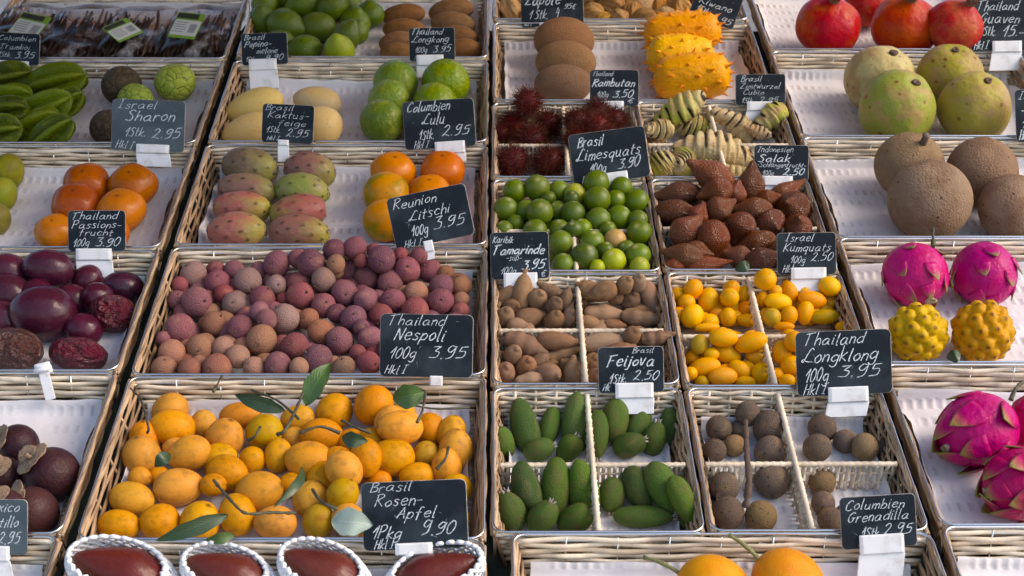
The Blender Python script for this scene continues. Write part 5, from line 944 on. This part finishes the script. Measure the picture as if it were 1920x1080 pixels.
leaf(642, 820, 690, 827, 17, .10, .10, M_leaf, 'short dark leaf tucked in the middle of the mangoes')
leaf(566, 876, 512, 952, 11, .10, .11, M_leaf, 'narrow curved leaf lying across the mangoes near the front', turn=.5, arch=.02)
leaf(428, 965, 292, 1014, 18, .06, .05, M_leaf, 'long dark leaf hanging over the front rim wire')
leaf(440, 1003, 385, 1012, 12, .02, .02, M_leafp, 'small leaf low behind the front rim wire')
leaf(318, 850, 290, 876, 15, .06, .05, M_leaf, 'small dark leaf between mangoes at the basket side')
leaf(622, 978, 700, 985, 30, .07, .07, M_leafu, 'broad leaf showing its pale underside beside the mango card', turn=.3)
leaf(1378, 507, 1404, 494, 12, .03, .035, M_leaf, 'small curled leaf at the front of the salak basket')
leaf(1775, 672, 1800, 660, 14, .02, .03, M_leaf, 'dark leaf between the two yellow pitayas')
M_twig = plain('green_brown_twig', (.075, .070, .030), .6, c2=(.035, .028, .018), sc=60)
def twig(pts, r, label, grp='twigs among the plum mangoes', m=M_twig, nm='twig'):
    P = np.array([at_w(x, y, h)[0] for x, y, h in pts]); Q = np.vstack((P[:1] * 2 - P[1:2], P, P[-1:] * 2 - P[-2:-1])); out = []
    for i in range(1, len(Q) - 2):
        t = np.linspace(0, 1, 7, endpoint=False)[:, None]; a, b, c, d = Q[i - 1:i + 3]; out.append(.5 * (2 * b + (c - a) * t + (2 * a - 5 * b + 4 * c - d) * t * t + (3 * b - a - 3 * c + d) * t ** 3))
    P = np.vstack(out + [P[-1:]]); c0_ = P.mean(0); g = np.random.RandomState(len(P)); rr = r * (1 + .22 * g.normal(size=len(P))) ; rr[-1] = r * 1.3
    return obj(nm, MB().tube(P - c0_, np.clip(rr, r * .7, r * 1.6), 8).mesh(nm, m), None, Matrix.Translation(c0_), label, 'twig' if nm == 'twig' else 'stalk', grp)
twig([(471, 731, .09), (520, 751, .11), (560, 785, .12)], .0020, 'thin green twig beside the dark back leaf of the mangoes')
twig([(575, 722, .13), (556, 765, .12), (535, 806, .12), (520, 815, .11)], .0024, 'forked twig beneath the upright bright leaf')
twig([(798, 735, .11), (792, 770, .115), (782, 792, .11)], .0022, 'short dark twig on the topmost mango below the broad leaf')
twig([(745, 752, .09), (810, 766, .085), (880, 764, .075)], .0019, 'long thin twig across the paper beside the broad leaf')
twig([(400, 900, .10), (430, 935, .11), (460, 962, .11), (505, 961, .10), (555, 962, .09)], .0021, 'bent twig lying across the front mangoes')
twig([(245, 728, .02), (265, 752, .03), (278, 800, .03), (276, 812, .02)], .0018, 'curved twig hanging against the side wall of the mango basket')
twig([(562, 812, .13), (600, 800, .135), (638, 812, .125)], .0026, 'thick twig over the middle mangoes')
twig([(640, 788, .11), (665, 800, .11), (695, 812, .10)], .0022, 'dark twig pointing to the orange mango behind')
twig([(841, 838, .09), (835, 860, .09), (818, 880, .08)], .0022, 'short stem beside the mango at the basket end')
twig([(586, 918, .11), (602, 940, .12), (632, 955, .115)], .0026, 'grey brown knobbly twig beside the greenish mango')
twig([(416, 706, .02), (400, 734, .03)], .0020, 'short black twig stuck over the rim above the mangoes')
twig([(488, 800, .12), (478, 818, .12), (466, 826, .11)], .0022, 'short stem on the greenish mango in the middle')
twig([(1749, 428, .09), (1750, 462, .085)], .0030, 'dry upright stem behind the magenta dragon fruit', 'stems of dragon fruit')
twig([(1918, 716, .10), (1905, 728, .10), (1895, 750, .09)], .0034, 'curved green stem above the flapped magenta pitaya', 'stems of dragon fruit')
twig([(1398, 790, .05), (1400, 850, .06), (1404, 900, .055), (1398, 952, .03)], .0046, 'knobbly brown stalk across the longkong divider', 'longkong stalks', plain('brown_stalk', (.10, .062, .042), .85, c2=(.055, .035, .024), sc=90), 'stalk')

# ------------------------------------------------------------------ vanilla pods in clear bags
def film_mat(nm, tint, k):
    m, n, b = newmat(nm); n.nodes.remove(b); out = n.nodes['Material Output']; tr = nd(n, 'BsdfTransparent'); tr.inputs[0].default_value = (*tint, 1); gl = nd(n, 'BsdfGlossy'); gl.inputs['Roughness'].default_value = .2; di = nd(n, 'BsdfDiffuse'); di.inputs[0].default_value = (.55, .53, .53, 1)
    fr = nd(n, 'Fresnel', IOR=1.25); tc = nd(n, 'TexCoord'); t = nd(n, 'TexNoise', Scale=26.0, Detail=3.0); n.links.new(tc.outputs['Object'], t.inputs['Vector']); bp = nd(n, 'Bump', Strength=.5, Distance=.006); n.links.new(t.outputs[0], bp.inputs['Height'])
    n.links.new(bp.outputs[0], gl.inputs['Normal']); n.links.new(bp.outputs[0], fr.inputs['Normal'])
    r = ramp(n, .55, .8); n.links.new(t.outputs[0], r.inputs[0]); mu = nd(n, 'Math', operation='MULTIPLY'); n.links.new(r.outputs[0], mu.inputs[0]); mu.inputs[1].default_value = k
    m1 = nd(n, 'MixShader'); n.links.new(mu.outputs[0], m1.inputs[0]); n.links.new(tr.outputs[0], m1.inputs[1]); n.links.new(di.outputs[0], m1.inputs[2])
    m2 = nd(n, 'MixShader'); n.links.new(fr.outputs[0], m2.inputs[0]); n.links.new(m1.outputs[0], m2.inputs[1]); n.links.new(gl.outputs[0], m2.inputs[2]); n.links.new(m2.outputs[0], out.inputs[0]); return m
M_film = film_mat('clear_film', (.93, .93, .94), .6)
M_van = fruit('vanilla_pod_skin', (.055, .036, .026), 3, .4, .7, .5, ('n', 12, .4), val=.3, spec=.4)
M_grn = plain('label_green', (.16, .30, .03), .5); M_lab = plain('label_white', (.50, .53, .50), .5); M_blk = plain('label_black', (.02, .03, .025), .5); M_gry = plain('label_print', (.22, .24, .25), .6)
def vanilla(xc, w0, seed, lq, label):
    g = random.Random(seed); p, t = at_w(xc, 66, -.02); root = empty('vanilla_bag', STALL @ Matrix.Translation(Vector(uvw(p))), label, 'bag', 'clear bags of vanilla pods')
    wd = w0 * t / FPX; D = .29
    nu, nv = 30, 34; V = []
    for sgn in (1, -1):
        for i in range(nv):
            for j in range(nu):
                a, b = (j / (nu - 1) - .5) * 2, (i / (nv - 1) - .5) * 2; hh = .026 * (1 - a ** 4) ** .7 * (1 - b ** 6) ** .6; V.append((a * wd / 2, b * D / 2, sgn * hh * (1 if sgn > 0 else .8) + .001 * sgn))
    V = np.array(V); nz = lump(V, .0035, 45, seed) + lump(V, .002, 110, seed + 1); V[:, 2] += nz * np.sign(V[:, 2]); n = nu * nv
    f = [(i * nu + j, i * nu + j + 1, (i + 1) * nu + j + 1, (i + 1) * nu + j) for i in range(nv - 1) for j in range(nu - 1)]
    mb = MB(); mb.add(V, f + [tuple(n + k for k in reversed(q)) for q in f]); obj('film', mb.mesh('film', M_film), root)
    for k in range(44):
        x = ((k % 22) / 21 - .5) * wd * .84 + g.uniform(-.006, .006); z = (-.012 if k < 22 else .006) + g.uniform(-.006, .006); l = g.uniform(.17, .235); y0 = -.125 + g.uniform(0, .015); s = g.uniform(-.03, .03); ph = g.uniform(0, 6)
        P = [(x + s * q + .004 * math.sin(6 * q + ph), y0 + l * q, z + .004 * math.sin(5 * q + ph)) for q in np.linspace(0, 1, 9)]; r = g.uniform(.0030, .0044)
        o = obj('vanilla_pod', MB().tube(P, [r * .5, r, r, r * 1.1, r, r, r, r * .9, r * .6], 6).mesh('vanilla_pod', M_van), root); o.color = (*((.085, .056, .040), (.11, .073, .052), (.15, .095, .058))[k % 3], 1)
    if lq:
        cs = [uvw(at_w(x, y, .012)[0]) - uvw(p) for x, y in lq]; c = sum(cs) / 4; cs = [c + (q - c) * .88 for q in cs]; X = nrm((cs[1] - cs[0] + cs[2] - cs[3])); W_ = np.linalg.norm(cs[1] - cs[0]); Hh = np.linalg.norm(cs[0] - cs[3]); Y = nrm(np.cross((0, 0, 1), X)); Z = np.cross(X, Y)
        M = Matrix(((X[0], Y[0], Z[0], c[0]), (X[1], Y[1], Z[1], c[1]), (X[2], Y[2], Z[2], c[2] + .012), (0, 0, 0, 1))) @ Matrix.Rotation(.35, 4, 'X')
        lb = MB(); slab(lb, W_, Hh, .001, .004, 0, 0); o = obj('label_card', lb.mesh('label_card', M_grn, False), root, M)
        lb = MB(); slab(lb, W_ * .94, Hh * .60, .0004, .003, 0, 0, 4, (0, -Hh * .10), .001); obj('printed_panel', lb.mesh('printed_panel', M_lab, False), o)
        lb = MB(); slab(lb, W_ * .78, Hh * .20, .0004, .002, 0, 0, 4, (-W_ * .08, Hh * .36), .001); obj('black_band', lb.mesh('black_band', M_blk, False), o)
        lb = MB()
        for r_ in range(5): lb.box((-W_ * .20 + g.uniform(-.002, .002), Hh * (.10 - .09 * r_), .0016), (W_ * g.uniform(.34, .46), Hh * .03, .0003))
        for r_ in range(12): lb.box((W_ * (.14 + .022 * r_), -Hh * .10, .0016), (W_ * g.uniform(.006, .015), Hh * .34, .0003))
        obj('print', lb.mesh('print', M_gry, False), o)
vanilla(40, 135, 3, [(28, 37), (88, 50), (84, 78), (26, 66)], 'clear bag of vanilla pods half hidden by a slate card')
vanilla(150, 128, 1, None, 'clear bag of dark vanilla pods, second from left without visible label')
vanilla(255, 118, 4, [(205, 66), (262, 46), (258, 60), (200, 90)], 'clear bag of vanilla pods with a slanted green label')
vanilla(376, 132, 2, [(325, 38), (382, 44), (376, 76), (322, 70)], 'clear bag of vanilla pods with a barcode label beside the limes')

# ------------------------------------------------------------------ rose apples in white foam nets
M_rose = fruit('rose_apple_skin', (.13, .030, .018), 1.4, .42, .7, .3, ('n', 4, .08), val=.12, spots=((.34, .22, .14), 9, .02), spec=.9)
M_foam = plain('white_foam', (.80, .82, .84), .7, bump=(200, .3))
def mk_rose(i):
    v, f = S(32, 26); z = v[:, 2]; w2 = v.copy(); w2[:, :2] *= (1 - .42 * np.clip(z + .1, 0, 1.1) ** .9)[:, None]; return from_v(radial(w2, 1 + lump(v, .015, 3, i)), f, M_rose, 'rose_apple')
ROSE = [mk_rose(i) for i in range(2)]
def rose(x, y, a, b, angd, shell, label, i, opn=(0.05, .35)):
    p, t = at_w(x, y, -H + .01 + b * .9 * 2.0 / FPX + .012); k = t / FPX; X, Y, Z = basis(frame_axis(angd, 4), 0)
    root = empty('wrapped_rose_apple', Matrix.Translation(p), label, 'rose apple', 'rose apples in foam nets')
    o = obj('rose_apple', ROSE[i % 2], root, Matrix(((X[0], Y[0], Z[0], 0), (X[1], Y[1], Z[1], 0), (X[2], Y[2], Z[2], 0), (0, 0, 0, 1))) @ Matrix.Diagonal((b * k, b * k, a * k, 1))); o.color = (.115, .020, .018, 1)
    A, B = shell[0] * k, shell[1] * k; face = nrm(-CF * .62 + CU * .75); nA, nB = 40, 64; Xs = nrm(Z - face * (Z @ face)); Ys = np.cross(face, Xs); mb = MB()
    # diamond net: two families of foam strands wound round the fruit, leaving the top open
    th0 = math.radians(60)
    for fam in (1, -1):
        for s in range(26):
            P = []
            for q in np.linspace(0.03, 1, 26):
                th = th0 + (math.pi * .86 - th0) * q; ph = s * 2 * math.pi / 26 + fam * q * 1.5; d = face * math.cos(th) + math.sin(th) * (Xs * math.cos(ph) + Ys * math.sin(ph)); e = Z * (d @ Z) * A + (d - Z * (d @ Z)) * B; P.append(e * (1 + .006 * fam))
            mb.tube(P, .0023, 6)
    P = []
    for ph in np.linspace(0, 2 * math.pi, 120, endpoint=False):
        th = th0 + .07 * math.sin(ph * 26); d = face * math.cos(th) + math.sin(th) * (Xs * math.cos(ph) + Ys * math.sin(ph)); P.append((Z * (d @ Z) * A + (d - Z * (d @ Z)) * B) * 1.01)
    mb.tube(P, .0034 + .0003 * np.sin(np.linspace(0, 2 * math.pi * 30, 120)), 8, closed=True)
    obj('foam_net', mb.mesh('foam_net', M_foam), root)
rose(232, 1078, 100, 56, 158, (110, 64), 'rose apple in the big white net at the dark gap', 0)
rose(432, 1083, 88, 50, 156, (96, 57), 'rose apple in white net between two other wrapped ones', 1)
rose(612, 1080, 90, 52, 150, (97, 59), 'smooth dark rose apple in white net below the mango basket rim', 0)
rose(812, 1084, 94, 50, 24, (103, 58), 'brownish rose apple in white net in front of the 9.90 card', 1)
